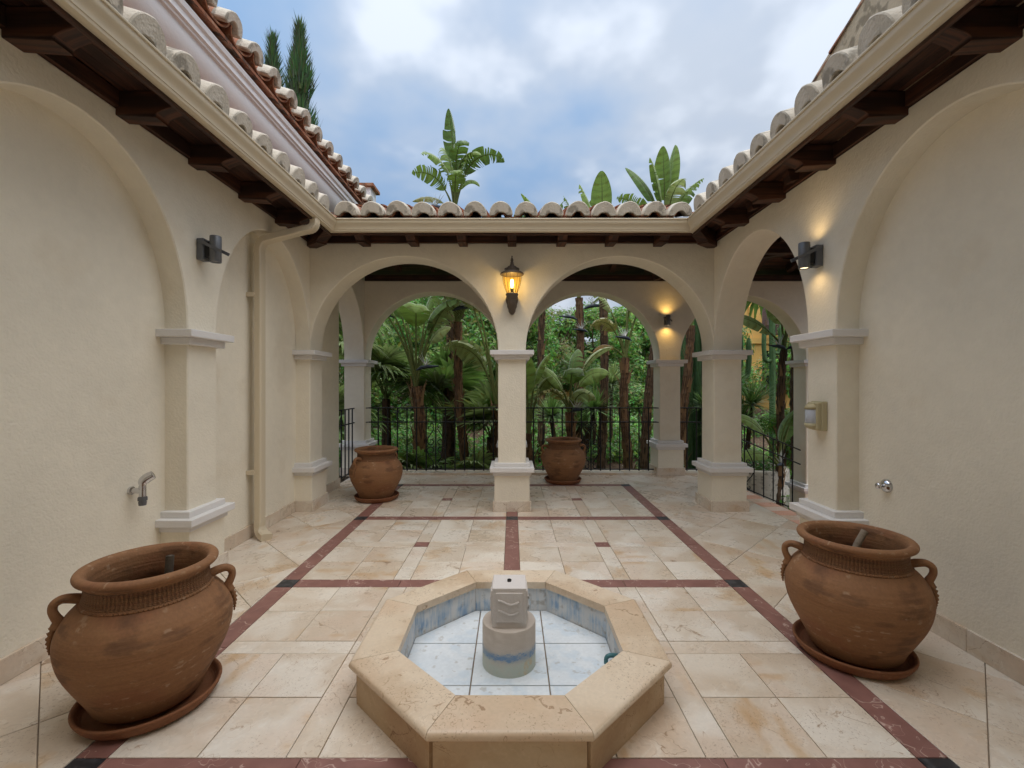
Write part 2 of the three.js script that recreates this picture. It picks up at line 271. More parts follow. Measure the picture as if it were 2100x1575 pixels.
{ // far arcade with the garden behind
  const g = thing('arcade', 'far three-arched arcade with black railings, open to the garden', 'arcade');
  mesh('arch_wall', wallX(7.60, 7.94, -2.76, 5.25, -1.2, 3.2, [[-2.43, -0.155, SPRING, 1.12], [0.155, 2.437, SPRING, 1.12], [2.775, 4.85, SPRING, 1.06]]), M.plaster, g);
  pierTrim(g, -2.76, -2.43, 7.60, 7.94); pierTrim(g, -0.155, 0.155, 7.60, 7.94); pierTrim(g, 2.437, 2.775, 7.60, 7.94); pierTrim(g, 4.85, 5.18, 7.60, 7.94, 0.72, false);
}
{ // end of the gallery on the left
  const g = thing('gallery_wall', 'cream gallery end wall with a half open arch beside the far jar', 'wall');
  mesh('arch_wall', wallZ(-2.43, -2.76, 5.80, 7.60, 0, 3.2, [[5.86, 7.585, SPRING, 1.12]]), M.plaster, g);
  mesh('recess_panel', box(-2.60, -2.53, 0, 3.1, 5.80, 6.74, 0.006), M.plaster, g);
  skirtZ(g, -2.53, 1, 5.88, 6.75);
  mesh('gable_panel', metricUV(prism([[5.80, 3.17], [5.80, 3.50], [6.70, 3.77], [7.94, 3.42], [7.94, 3.19]], -2.50, -2.74, 0, (d, y, t) => [t, y, -d])), M.plaster, g);
}
{ // the house behind the camera and the walls round the stair, which close the court
  const g = thing('house_wall', 'cream house wall closing the courtyard behind the viewer', 'wall');
  mesh('wall_panel', [box(-XO, XO, 0, TOP, -0.85, -0.5), box(-6.5, 6.5, 3.2, 7.6, -1.2, -0.9)], M.plaster, g);
  const r = thing('stair_wall', 'cream wall beside the steps beyond the open right arch', 'wall');
  mesh('wall_panel', box(XO, 5.4, -1.2, 3.2, 3.40, 3.72), M.plaster, r);
}

// ---------------------------------------------------------------- floor
const pinkTiles = [0, 1, 2].map((i) => mat('stepTile' + i, { map: tMarble, color: rgb(...[[0.95, 0.60, 0.48], [1.0, 0.90, 0.85], [0.9, 0.52, 0.41]][i]), roughness: 0.8 }));
const floor = structureGroup('floor');
mesh('floor_bed', [box(-2.6, 3.295, -0.9, -0.008, -0.5, 7.6), box(-2.76, 3.295, -0.9, -0.009, 7.6, 7.99)], M.grout, floor);
{
  const rnd = rngOf(11), tops = [M.marbleA, M.marbleB, M.marbleC, M.marbleA, M.marbleD, M.marbleC, M.marbleA];
  const slab = (pts, m, name = 'floor_tile', list) => {
    const up = (rnd() - 0.5) * 0.0022, tx = (rnd() - 0.5) * 0.002, cx = pts.reduce((s, p) => s + p[0], 0) / pts.length, g0 = prism(inset(areaOf(pts) < 0 ? pts.slice().reverse() : pts, 0.0021), up, -0.03, 0.0016, (x, d, t) => [x, t + (t > -0.02 ? (x - cx) * tx : 0), -d], 0.3);
    const g = metricUV(g0, rnd() < 0.5 ? 'x' : 'z', [rnd() * 9, rnd() * 9]);
    if (list) list.push(g); else mesh(name, g, m || tops[Math.floor(rnd() * tops.length)], floor);
  };
  const rect = (x0, x1, d0, d1) => [[x0, d0], [x1, d0], [x1, d1], [x0, d1]];
  const XS = [-1.69, 0, 1.69], DS = [0.10, 1.785, 3.47, 5.155, 6.84], h = 0.065, t = 0.3575, hidden = [];
  const under = (x0, x1, d0, d1) => Math.max(Math.abs(x0), Math.abs(x1)) < 0.62 && d0 > 1.95 && d1 < 2.98;
  for (let r = 0; r < 4; r++) for (let c = 0; c < 2; c++) {
    const x = XS[c] + h, d = DS[r] + h, list = r === 0 ? hidden : null, cx = [x, x + t, x + 2 * t, x + 2 * t + 0.13, x + 3 * t + 0.13, x + 4 * t + 0.13], cd = [d, d + t, d + 2 * t, d + 2 * t + 0.125, d + 3 * t + 0.125, d + 4 * t + 0.125];
    for (let i = 0; i < 5; i++) for (let j = 0; j < 5; j++) {
      if (i === 2 && j === 2) { slab(rect(cx[2], cx[3], cd[2], cd[3]), r === 1 ? M.marbleA : M.redStone, 'floor_inset', list); continue; }
      if (under(cx[i], cx[i + 1], cd[j], cd[j + 1])) continue;
      if (i === 2 && (j === 1 || j === 4)) continue; if (j === 2 && (i === 1 || i === 4)) continue;
      if (i === 2) { slab(rect(cx[2], cx[3], cd[j], cd[j + 2]), null, 'floor_strip', list); continue; }
      if (j === 2) { slab(rect(cx[i], cx[i + 2], cd[2], cd[3]), null, 'floor_strip', list); continue; }
      slab(rect(cx[i], cx[i + 1], cd[j], cd[j + 1]), null, 'floor_tile', list);
    }
  }
  for (let r = 0; r < 5; r++) {
    const list = r === 0 ? hidden : null;
    for (const x of XS) if (!(x === 0 && r === 2) || true) slab(rect(x - h, x + h, DS[r] - h, DS[r] + h), M.darkStone, 'band_corner', list);
    for (let c = 0; c < 2; c++) for (let k = 0; k < 2; k++) slab(rect(XS[c] + h + k * 0.78, XS[c] + h + (k + 1) * 0.78, DS[r] - h, DS[r] + h), M.redStone, 'floor_band', list);
    if (r < 4) for (const x of XS) for (let k = 0; k < 2; k++) { const a = DS[r] + h + k * 0.7775; if (x === 0 && a > 1.8 && a < 2.7) continue; slab(rect(x - h, x + h, a, a + 0.7775), M.redStone, 'floor_band', list); }
  }
  // diagonal border, clipped to each strip
  const clip = (pts, f) => { const o = []; pts.forEach((p, i) => { const q = pts[(i + 1) % pts.length], a = f(p), b = f(q); if (a >= 0) o.push(p); if ((a >= 0) !== (b >= 0)) { const s = a / (a - b); o.push([p[0] + (q[0] - p[0]) * s, p[1] + (q[1] - p[1]) * s]); } }); return o; };
  const border = (x0, x1, d0, d1) => {
    for (let i = -16; i < 12; i++) for (let j = -4; j < 30; j++) {
      const cx = 1.755 * 1 + i * 0.35, cd = 3.44 - 3.5 + j * 0.35; if ((i + j) % 2) continue;
      let p = [[cx - 0.35, cd], [cx, cd - 0.35], [cx + 0.35, cd], [cx, cd + 0.35]];
      for (const f of [(q) => q[0] - x0, (q) => x1 - q[0], (q) => q[1] - d0, (q) => d1 - q[1]]) if (p.length) p = clip(p, f);
      p = p.filter((q, n) => { const r = p[(n + 1) % p.length]; return Math.hypot(q[0] - r[0], q[1] - r[1]) > 0.006; });
      if (p.length > 2 && Math.abs(areaOf(p)) > 0.002) slab(p, null, 'border_tile', d1 < 2 ? hidden : null);
    }
  };
  border(-2.60, -1.755, -0.5, 1.6); border(-2.60, -1.755, 1.6, 7.60); border(1.755, 3.06, 1.6, 7.60); border(1.755, 2.6, -0.5, 1.6); border(-1.755, 1.755, 6.905, 7.60);
  for (let d = 3.75, n = 0; d < 7.55; d += 0.19, n++) slab(rect(3.06, 3.30, d, Math.min(7.6, d + 0.19)), pinkTiles[(n * 7 + (n >> 1)) % 3], 'edge_tile');
  const m = mesh('tile_field', hidden, M.marbleA, floor); m.userData.kind = 'stuff';
  // raised sill under the far railing
  let k = 0; for (const [a, b] of [[-2.40, -0.2], [0.2, 2.4]]) for (let x = a; x < b - 0.05; x += 0.55) mesh('sill_stone', box(x + 0.001, Math.min(b, x + 0.55) - 0.001, -0.01, 0.035, 7.60, 7.97, 0.006, null, [k++ * 0.77, 0.3]), k % 2 ? M.marbleA : M.marbleC, floor);
  mesh('sill_stone', box(2.82, 3.2, -0.01, 0.035, 7.60, 7.97, 0.006, null, [k++ * 0.77, 0.3]), M.marbleC, floor);
}
{ // steps going down to the right
  const g = structureGroup('garden_steps'); const rnd = rngOf(5);
  for (let s = 0; s < 7; s++) {
    const x0 = 3.30 + s * 0.30, y1 = -0.13 - s * 0.145;
    mesh('step_core', box(x0, x0 + 0.30, -1.7, y1 - 0.02, 3.74, 7.6), M.grout, g);
    for (let d = 3.75; d < 7.5; d += 0.32) mesh('step_tile', box(x0 + 0.002, x0 + 0.299, y1 - 0.02, y1, d + 0.002, Math.min(7.59, d + 0.318), 0.004, null, [rnd() * 5, rnd() * 5]), pinkTiles[Math.floor(rnd() * 3)], g);
  }
}

// ---------------------------------------------------------------- eaves: rafters, soffit boards, gutter
const corbelPts = (() => { // out from the wall, height
  const p = [[-0.02, 3.27], [0.395, 3.27], [0.395, 3.222]]; for (let i = 1; i <= 12; i++) { const t = i / 12; p.push([0.395 - 0.15 * t + 0.030 * Math.sin(t * Math.PI * 2), 3.222 - 0.115 * t]); } p.push([-0.02, 3.125]); return p;
})();
const place = { L: (a, y, o) => [-XW + o, y, -a], R: (a, y, o) => [XW - o, y, -a], B: (a, y, o) => [a, y, -(5.46 - o)] };
function corbel(side, at, w = 0.10) { return metricUV(prism(corbelPts, at - w / 2, at + w / 2, 0.004, (o, y, t) => place[side](t, y, o), 0.5), side === 'B' ? 'z' : 'x', [at * 1.7, 0]); }
function eave(label, side, ats, a0, a1) {
  const g = thing('timber_eave', label, 'eaves');
  for (const a of ats) mesh('rafter_tail', corbel(side, a), M.wood, g);
  const bar = (o0, o1, y0, y1, grain, k) => { const p = place[side](a0(o0), y0, o0), q = place[side](a1(o1), y1, o1); return box(Math.min(p[0], q[0]), Math.max(p[0], q[0]), y0, y1, Math.min(-p[2], -q[2]), Math.max(-p[2], -q[2]), 0.002, grain, [k * 0.37, k * 0.21]); };
  const gr = side === 'B' ? 'x' : 'z';
  mesh('wall_plate', bar(-0.02, 0.022, 3.170, 3.268, gr, 1), M.wood, g);
  for (let k = 0; k < 4; k++) mesh('soffit_board', bar(0.024 + k * 0.09, 0.024 + k * 0.09 + 0.087, 3.274, 3.292, gr, k + 2), M.wood, g);
  mesh('fascia_board', bar(0.3855, 0.408, 3.135, 3.272, gr, 9), M.wood, g);
}
const row = (a, s, n) => Array.from({ length: n }, (_, i) => a + i * s);
eave('dark timber eaves with carved rafter tails above the left blind arches', 'L', row(-0.28, 0.622, 9), () => -0.5, (o) => 5.46 - 0.02 - Math.max(0, o - 0.02) * 0.98);
eave('dark timber eaves with carved rafter tails above the right-hand wall lamp', 'R', row(-0.28, 0.622, 9), () => -0.5, (o) => 5.46 - 0.02 - Math.max(0, o - 0.02) * 0.98);
eave('dark timber eaves above the lantern arcade', 'B', row(-1.72, 0.5735, 7), (o) => -XW + 0.03 + Math.max(0, o - 0.02), (o) => XW - 0.03 - Math.max(0, o - 0.02));
{ // angled corner pieces
  for (const s of [-1, 1]) { const g = thing('corner_rafter', s < 0 ? 'dark diagonal corner rafter beside the top of the downpipe' : 'dark diagonal corner rafter above the lit wall lamp side', 'rafter');
    mesh('rafter_tail', metricUV(prism(corbelPts.map(([o, y]) => [o * 1.36, y - 0.015]), -0.06, 0.06, 0.004, (o, y, t) => [s * (XW - o * 0.7071 + t * 0.7071), y, -(5.46 - o * 0.7071 - t * 0.7071)], 0.5)), M.wood, g); }
  const g = thing('timber_eave', 'dark timber eaves on the house behind the viewer', 'eaves'); mesh('soffit_board', box(-XO, XO, 3.272, 3.295, -0.85, -0.06), M.wood, g);
}
{ // gutter swept round three sides with mitred corners; u runs towards the court
  const prof = [[0.006, 0.125], [0, 0.125], [0, 0], [0.068, 0], [0.0725, 0.002], [0.0745, 0.0075], [0.0745, 0.0165], [0.080, 0.019], [0.0815, 0.032], [0.086, 0.046], [0.096, 0.062], [0.107, 0.076], [0.1125, 0.088], [0.113, 0.112], [0.122, 0.113], [0.124, 0.121], [0.120, 0.127], [0.110, 0.126], [0.106, 0.117], [0.106, 0.09], [0.09, 0.066], [0.078, 0.045], [0.073, 0.025], [0.067, 0.006], [0.006, 0.006]];
  const y0 = 3.158, W = 2.009, F = 5.077, g = thing('rain_gutter', 'cream metal rain gutter running round three sides of the courtyard roof', 'gutter');
  const run = (name, ends) => { // ends: function (u) => [start, end] points in plan
    const pos = [], n = prof.length, P = prof.map(([u, v]) => ends(u).map(([x, d]) => [x, y0 + v, -d]));
    for (let i = 0; i < n; i++) { const j = (i + 1) % n, q = [P[i][0], P[i][1], P[j][1], P[i][0], P[j][1], P[j][0]]; for (const p of q) pos.push(...p); }
    let G = new THREE.BufferGeometry(); G.setAttribute('position', new THREE.Float32BufferAttribute(pos, 3)); G.computeVertexNormals(); G = metricUV(toCreasedNormals(G, 0.7)); mesh(name, G, M.gutter, g);
  };
  run('gutter_run', (u) => [[-W + u, F - u], [-W + u, 0.0]]);
  run('gutter_run', (u) => [[W - u, F - u], [-W + u, F - u]]);
  run('gutter_run', (u) => [[W - u, 0.0], [W - u, F - u]]);
  run('gutter_run', (u) => [[-W + u, 0.0 + u], [W - u, 0.0 + u]]);
  // corner joint sleeves, a little proud
  for (const s of [-1, 1]) { const e = 0.0025, L = 0.055;
    const sleeve = (ends) => { const pos = [], n = 17; for (let i = 1; i < n - 1; i++) { const A = ends(prof[i][0] + (i > 2 ? e : 0)), B = ends(prof[i + 1][0] + (i > 1 ? e : 0)), ya = y0 + prof[i][1] - (i < 5 ? e : 0), yb = y0 + prof[i + 1][1] - (i < 4 ? e : 0); const q = [[A[0], ya], [A[1], ya], [B[1], yb], [A[0], ya], [B[1], yb], [B[0], yb]]; for (const [p, y] of q) pos.push(p[0], y, -p[1]); } const G = new THREE.BufferGeometry(); G.setAttribute('position', new THREE.Float32BufferAttribute(pos, 3)); G.computeVertexNormals(); return metricUV(toCreasedNormals(G, 0.7)); };
    mesh('corner_joint', [sleeve((u) => [[s * (W - u), F - u], [s * (W - u), F - 0.13 - L]]), sleeve((u) => [[s * (W - 0.13 - L), F - u], [s * (W - u), F - u]])], M.gutter, g); }
}
// ---------------------------------------------------------------- tiled roofs
// a cap tile lies along local +z (up the slope), arched over x; a mortar plug closes the eave end
function capShell(R, H, len, th, taper = 0.86) {
  const pos = [], n = 14; const arc = (k, r, h, z) => { const t = Math.PI * k / n; return [-r * Math.cos(t), h * Math.sin(t), z]; };
  for (let k = 0; k < n; k++) {
    const q = (a, b, c, d) => pos.push(...a, ...b, ...c, ...a, ...c, ...d);
    const o = (kk, z, s) => arc(kk, R * s, H * s, z), i2 = (kk, z, s) => arc(kk, R * s - th, H * s - th, z);
    q(o(k + 1, 0, 1), o(k, 0, 1), o(k, len, taper), o(k + 1, len, taper)); q(i2(k, 0, 1), i2(k + 1, 0, 1), i2(k + 1, len, taper), i2(k, len, taper)); q(o(k, 0, 1), o(k + 1, 0, 1), i2(k + 1, 0, 1), i2(k, 0, 1)); 
  }
  let g = new THREE.BufferGeometry(); g.setAttribute('position', new THREE.Float32BufferAttribute(pos, 3)); g.computeVertexNormals(); return metricUV(toCreasedNormals(g, 0.7));
}
function plug(R, H, scoop, depth, seed) {
  const rnd = rngOf(seed), pts = [], n = 16; for (let k = 0; k <= n; k++) { const t = Math.PI * k / n; pts.push([R * Math.cos(t) * (1 + (rnd() - 0.5) * 0.025), Math.max(0, H * Math.sin(t) * (1 + (rnd() - 0.5) * 0.03))]); }
  for (let k = 0; k <= 10; k++) { const s = k / 10, x = lerp(-R * 0.93, R * 0.93, s); pts.push([x, -0.012 + scoop * Math.pow(Math.sin(Math.PI * clamp((s - 0.2) / 0.6)), 0.8) * (1 + (rnd() - 0.5) * 0.08)]); }
  return metricUV(prism(pts, -0.006, depth, 0.007, (x, y, t) => [x, y, t], 0.55), null, [rnd() * 4, rnd() * 4]);
}
const CAP = capShell(0.122, 0.128, 0.42, 0.016), PLUGS = [0, 1, 2, 3, 4].map((i) => plug(0.126, 0.134 + (i % 3) * 0.004, 0.036 + 0.006 * (i % 4), 0.13, 70 + i)), PAN = (() => { const g = capShell(0.115, 0.075, 0.42, 0.014, 1.0); g.rotateZ(Math.PI); return g; })();
const SL = 0.30, PITCHA = Math.atan(SL);
function roofRow(label, spots, yaw, courses, plugs = PLUGS, cap = CAP, pan = PAN, panOff = 0.14, panY = 0.05) { // spots: eave points [x, y, d]
  const g = thing('tiled_roof', label, 'roof'), far = [];
  const q = new THREE.Quaternion().setFromEuler(new THREE.Euler(-PITCHA, yaw, 0, 'YXZ')), rnd = rngOf(spots.length * 7 + 3), S = new THREE.Vector3(1, 1, 1);
  const right = new THREE.Vector3(1, 0, 0).applyQuaternion(q), up = new THREE.Vector3(0, 0, 1).applyQuaternion(q), nrm = new THREE.Vector3(0, 1, 0).applyQuaternion(q);
  spots.forEach(([x, y, d, skip], i) => {
    const p0 = new THREE.Vector3(x + (rnd() - 0.5) * 0.012, y + (rnd() - 0.5) * 0.008, -d), tilt = q.clone().multiply(new THREE.Quaternion().setFromEuler(new THREE.Euler(0, (rnd() - 0.5) * 0.03, (rnd() - 0.5) * 0.05)));
    const add = (name, geo, m, p, qq) => { const o = mesh(name, geo, m, g); o.position.copy(p); o.quaternion.copy(qq); return o; };
    const pl = add('mortar_plug', plugs[Math.floor(rnd() * plugs.length)], M.mortar, p0, tilt);
    add('cap_tile', cap, M.roofTile, p0.clone().addScaledVector(up, 0.045), tilt);
    add('pan_tile', pan, M.roofTile, p0.clone().addScaledVector(right, panOff).addScaledVector(nrm, panY - 0.012).addScaledVector(up, 0.03), q);
    for (let c = 1; c < courses; c++) { const m4 = new THREE.Matrix4().compose(p0.clone().addScaledVector(up, 0.045 + c * 0.36).addScaledVector(nrm, 0.012), tilt, S); far.push(cap.clone().applyMatrix4(m4)); far.push(pan.clone().applyMatrix4(new THREE.Matrix4().compose(p0.clone().addScaledVector(right, panOff).addScaledVector(nrm, panY + 0.01).addScaledVector(up, c * 0.36), q, S))); }
  });
  if (far.length) { const m = mesh('upper_tile_courses', far, M.roofTile, g); m.userData.kind = 'stuff'; }
  return g;
}
const EY = 3.338;
{
  const gB = roofRow('clay barrel-tile roof with white mortar plugs above the lantern arcade', row(-1.80, 0.2795, 14).map((x) => [x, EY, 5.0]), Math.PI, 5);
  const sideD = row(-0.42, 0.29, 19);
  const gL = roofRow('lean-to clay barrel-tile roof with white plugs along the left house wall', sideD.map((d) => [-1.962, EY, d]), -Math.PI / 2, 2);
  const gR = roofRow('clay barrel-tile roof with white plugs along the right side', sideD.map((d) => [1.962, EY, d]), Math.PI / 2, 5);
  // boarding under the tiles, its edge shows as a dark strip over the gutter
  const deck = (g, pts) => mesh('roof_deck', metricUV(prism(pts.map((p) => [p[0], p[1]]), 0, -0.03, 0, (x, d, t) => [x, t + pts.find((p) => p[0] === x && p[1] === d)[2], -d], 0.4)), M.wood, g);
  deck(gB, [[-2.0, 5.05, 3.325], [2.0, 5.05, 3.325], [3.62, 6.70, 3.80], [-2.70, 6.70, 3.80], [-2.70, 5.75, 3.535]]);
  deck(gL, [[-2.0, -0.5, 3.325], [-2.0, 5.05, 3.325], [-2.70, 5.75, 3.535], [-2.70, -0.5, 3.535]]);
  deck(gR, [[2.0, -0.5, 3.325], [3.62, -0.5, 3.80], [3.62, 6.70, 3.80], [2.0, 5.05, 3.325]]);
  const back = thing('tiled_roof', 'garden side slope of the gallery roof above the far arcade', 'roof');
  deck(back, [[-2.70, 6.70, 3.80], [3.62, 6.70, 3.80], [5.5, 8.05, 3.38], [-3.0, 8.05, 3.38]]);
  deck(back, [[3.62, -0.5, 3.80], [5.5, -0.5, 3.30], [5.5, 8.05, 3.38], [3.62, 6.70, 3.80]]);
  const near = thing('tiled_roof', 'tiled roof of the house behind the viewer', 'roof'); deck(near, [[-2.7, -0.9, 3.58], [2.7, -0.9, 3.58], [2.7, 0.0, 3.31], [-2.7, 0.0, 3.31]]);
}
{ // ceiling of the gallery: rafters and boards
  const g = thing('gallery_ceiling', 'dark timber gallery ceiling seen through the arches', 'ceiling');
  const slope = (d) => 3.80 - Math.abs(d - 6.70) * 0.3 - 0.06;
  for (let k = 0; k < 14; k++) { const x = -2.45 + k * 0.585; for (const [a, b] of [[5.78, 6.69], [6.71, 7.62]]) { const L = Math.hypot(b - a, slope(b) - slope(a)), r = new RoundedBoxGeometry(0.09, 0.13, L, 1, 0.004); r.rotateX(Math.atan2(slope(b) - slope(a), b - a)); r.translate(x, (slope(a) + slope(b)) / 2 - 0.06, -(a + b) / 2); mesh('ceiling_rafter', metricUV(r, 'z', [k * 0.4, 0]), M.wood, g); } }
  mesh('ridge_beam', box(-2.7, 3.7, 3.58, 3.74, 6.64, 6.76, 0.004, 'x'), M.wood, g);
  mesh('wall_plate', box(-2.43, 5.2, 3.2, 3.30, 7.60, 7.70, 0.004, 'x'), M.wood, g); mesh('wall_plate', box(-2.43, 2.72, 3.17, 3.29, 5.80, 5.88, 0.004, 'x'), M.wood, g);
  for (let k = 0; k < 13; k++) { const d = 5.62 + k * 0.165, y = slope(d) + 0.008; const r = new THREE.BoxGeometry(8.1, 0.018, 0.168); r.rotateX(d < 6.7 ? 0.29 : -0.29); r.translate(1.3, y, -d); mesh('ceiling_board', metricUV(r, 'x', [k * 0.61, k * 0.17]), M.wood, g); }
  const g2 = thing('stair_ceiling', 'dark timber roof over the garden steps seen through the open right arch', 'ceiling');
  for (let k = 0; k < 7; k++) { const d = 3.85 + k * 0.60; for (const s of [-1, 1]) { const r = new RoundedBoxGeometry(1.75, 0.13, 0.09, 1, 0.004); r.rotateZ(s * 0.27); r.translate(3.95 - s * -0.0 + (s > 0 ? -0.82 : 0.82), 3.47, -d); mesh('ceiling_rafter', metricUV(r, 'x', [k * 0.4, 0]), M.wood, g2); } }
  for (const d of [4.4, 5.9]) { mesh('tie_beam', box(2.72, 5.25, 3.18, 3.32, d, d + 0.11, 0.004, 'x'), M.wood, g2); const r = new RoundedBoxGeometry(0.1, 0.1, 1.1, 1, 0.004); r.rotateY(0.9); r.translate(3.5, 3.30, -d - 0.5); mesh('brace', metricUV(r, 'x'), M.wood, g2); }
}
{ // taller house on the left above the lean-to roof: wall, coved cornice, tile eave
  const g = thing('upper_house_wall', 'pinkish white upper house wall with coved cornice and barrel-tile eave', 'wall');
  mat('pinkRender', { color: rgb(0.84, 0.82, 0.82), bumpMap: tStucco, bumpScale: 0.0015, roughness: 0.36 });
  mesh('wall_panel', box(-3.1, -2.72, 2.9, 4.52, -1.2, 8.0), M.pinkRender, g);
  const prof = [[2.72, 4.00], [2.665, 4.00], [2.665, 4.03], [2.70, 4.035]]; for (let i = 0; i <= 12; i++) { const t = i / 12 * Math.PI / 2; prof.push([2.705 - 0.155 * Math.sin(t), 4.045 + 0.21 * (1 - Math.cos(t))]); }
  prof.push([2.55, 4.270], [2.525, 4.272], [2.525, 4.292], [2.505, 4.30], [2.505, 4.345], [2.485, 4.36], [2.475, 4.40], [2.56, 4.50], [2.72, 4.52]);
  mesh('cornice', metricUV(prism(prof.map(([x, y]) => [-x, y]), -8.0, 1.2, 0, (x, y, t) => [x, y, t], 0.4)), M.pinkRender, g);
  const cap2 = capShell(0.118, 0.115, 0.5, 0.016), pan2 = (() => { const q = capShell(0.168, 0.115, 0.5, 0.016, 1); q.rotateZ(Math.PI); return q; })(), plugs2 = [0, 1, 2].map((i) => plug(0.122, 0.122, 0.06, 0.12, 200 + i));
  const r = roofRow('upper barrel-tile eave with white plugs crowning the tall left wall', row(-0.9, 0.35, 26).map((d) => [-2.42, 4.585, d]), -Math.PI / 2, 1, plugs2, cap2, pan2, 0.175, 0.045);
  mesh('roof_deck', metricUV(prism([[-2.47, -1.2], [-2.47, 8.0], [-4.2, 8.0], [-4.2, -1.2]], 0, -0.03, 0, (x, d, t) => [x, 4.50 + t + (-2.47 - x) * 0.3, -d], 0.4)), M.roofTile, r);
  const c = thing('chimney_stub', 'small rendered stub with clay slab cap at the far end of the upper eave', 'chimney');
  mesh('shaft', box(-2.72, -2.46, 4.1, 4.93, 8.02, 8.34, 0.006), M.pinkRender, c); mesh('cap_slab', box(-2.77, -2.40, 4.93, 4.985, 7.97, 8.39, 0.006), M.roofTile, c);
}
{ // raking verge of the right-hand roof
  const g = thing('roof_verge', 'cream rendered verge rising behind the right roof tiles', 'verge');
  mat('vergeRender', { map: tMortar, color: rgb(0.93, 0.87, 0.74), bumpMap: tStucco, bumpScale: 0.004, roughness: 0.93 });
  mesh('verge_wall', metricUV(prism([[3.60, 3.40], [3.60, 3.80], [-0.5, 5.55], [-0.5, 3.40]], 2.30, 2.62, 0.008, (d, y, t) => [t, y, -d])), M.vergeRender, g);
  for (let k = 0; k < 10; k++) { const d = 3.72 - k * 0.40, y = 3.80 + (3.60 - d) * 0.427, o = mesh('verge_tile', capShell(0.15, 0.09, 0.46, 0.016), M.roofTile, g); o.position.set(2.43, y - 0.045, -d); o.rotation.set(-0.404, 0, 0, 'YXZ'); }
}

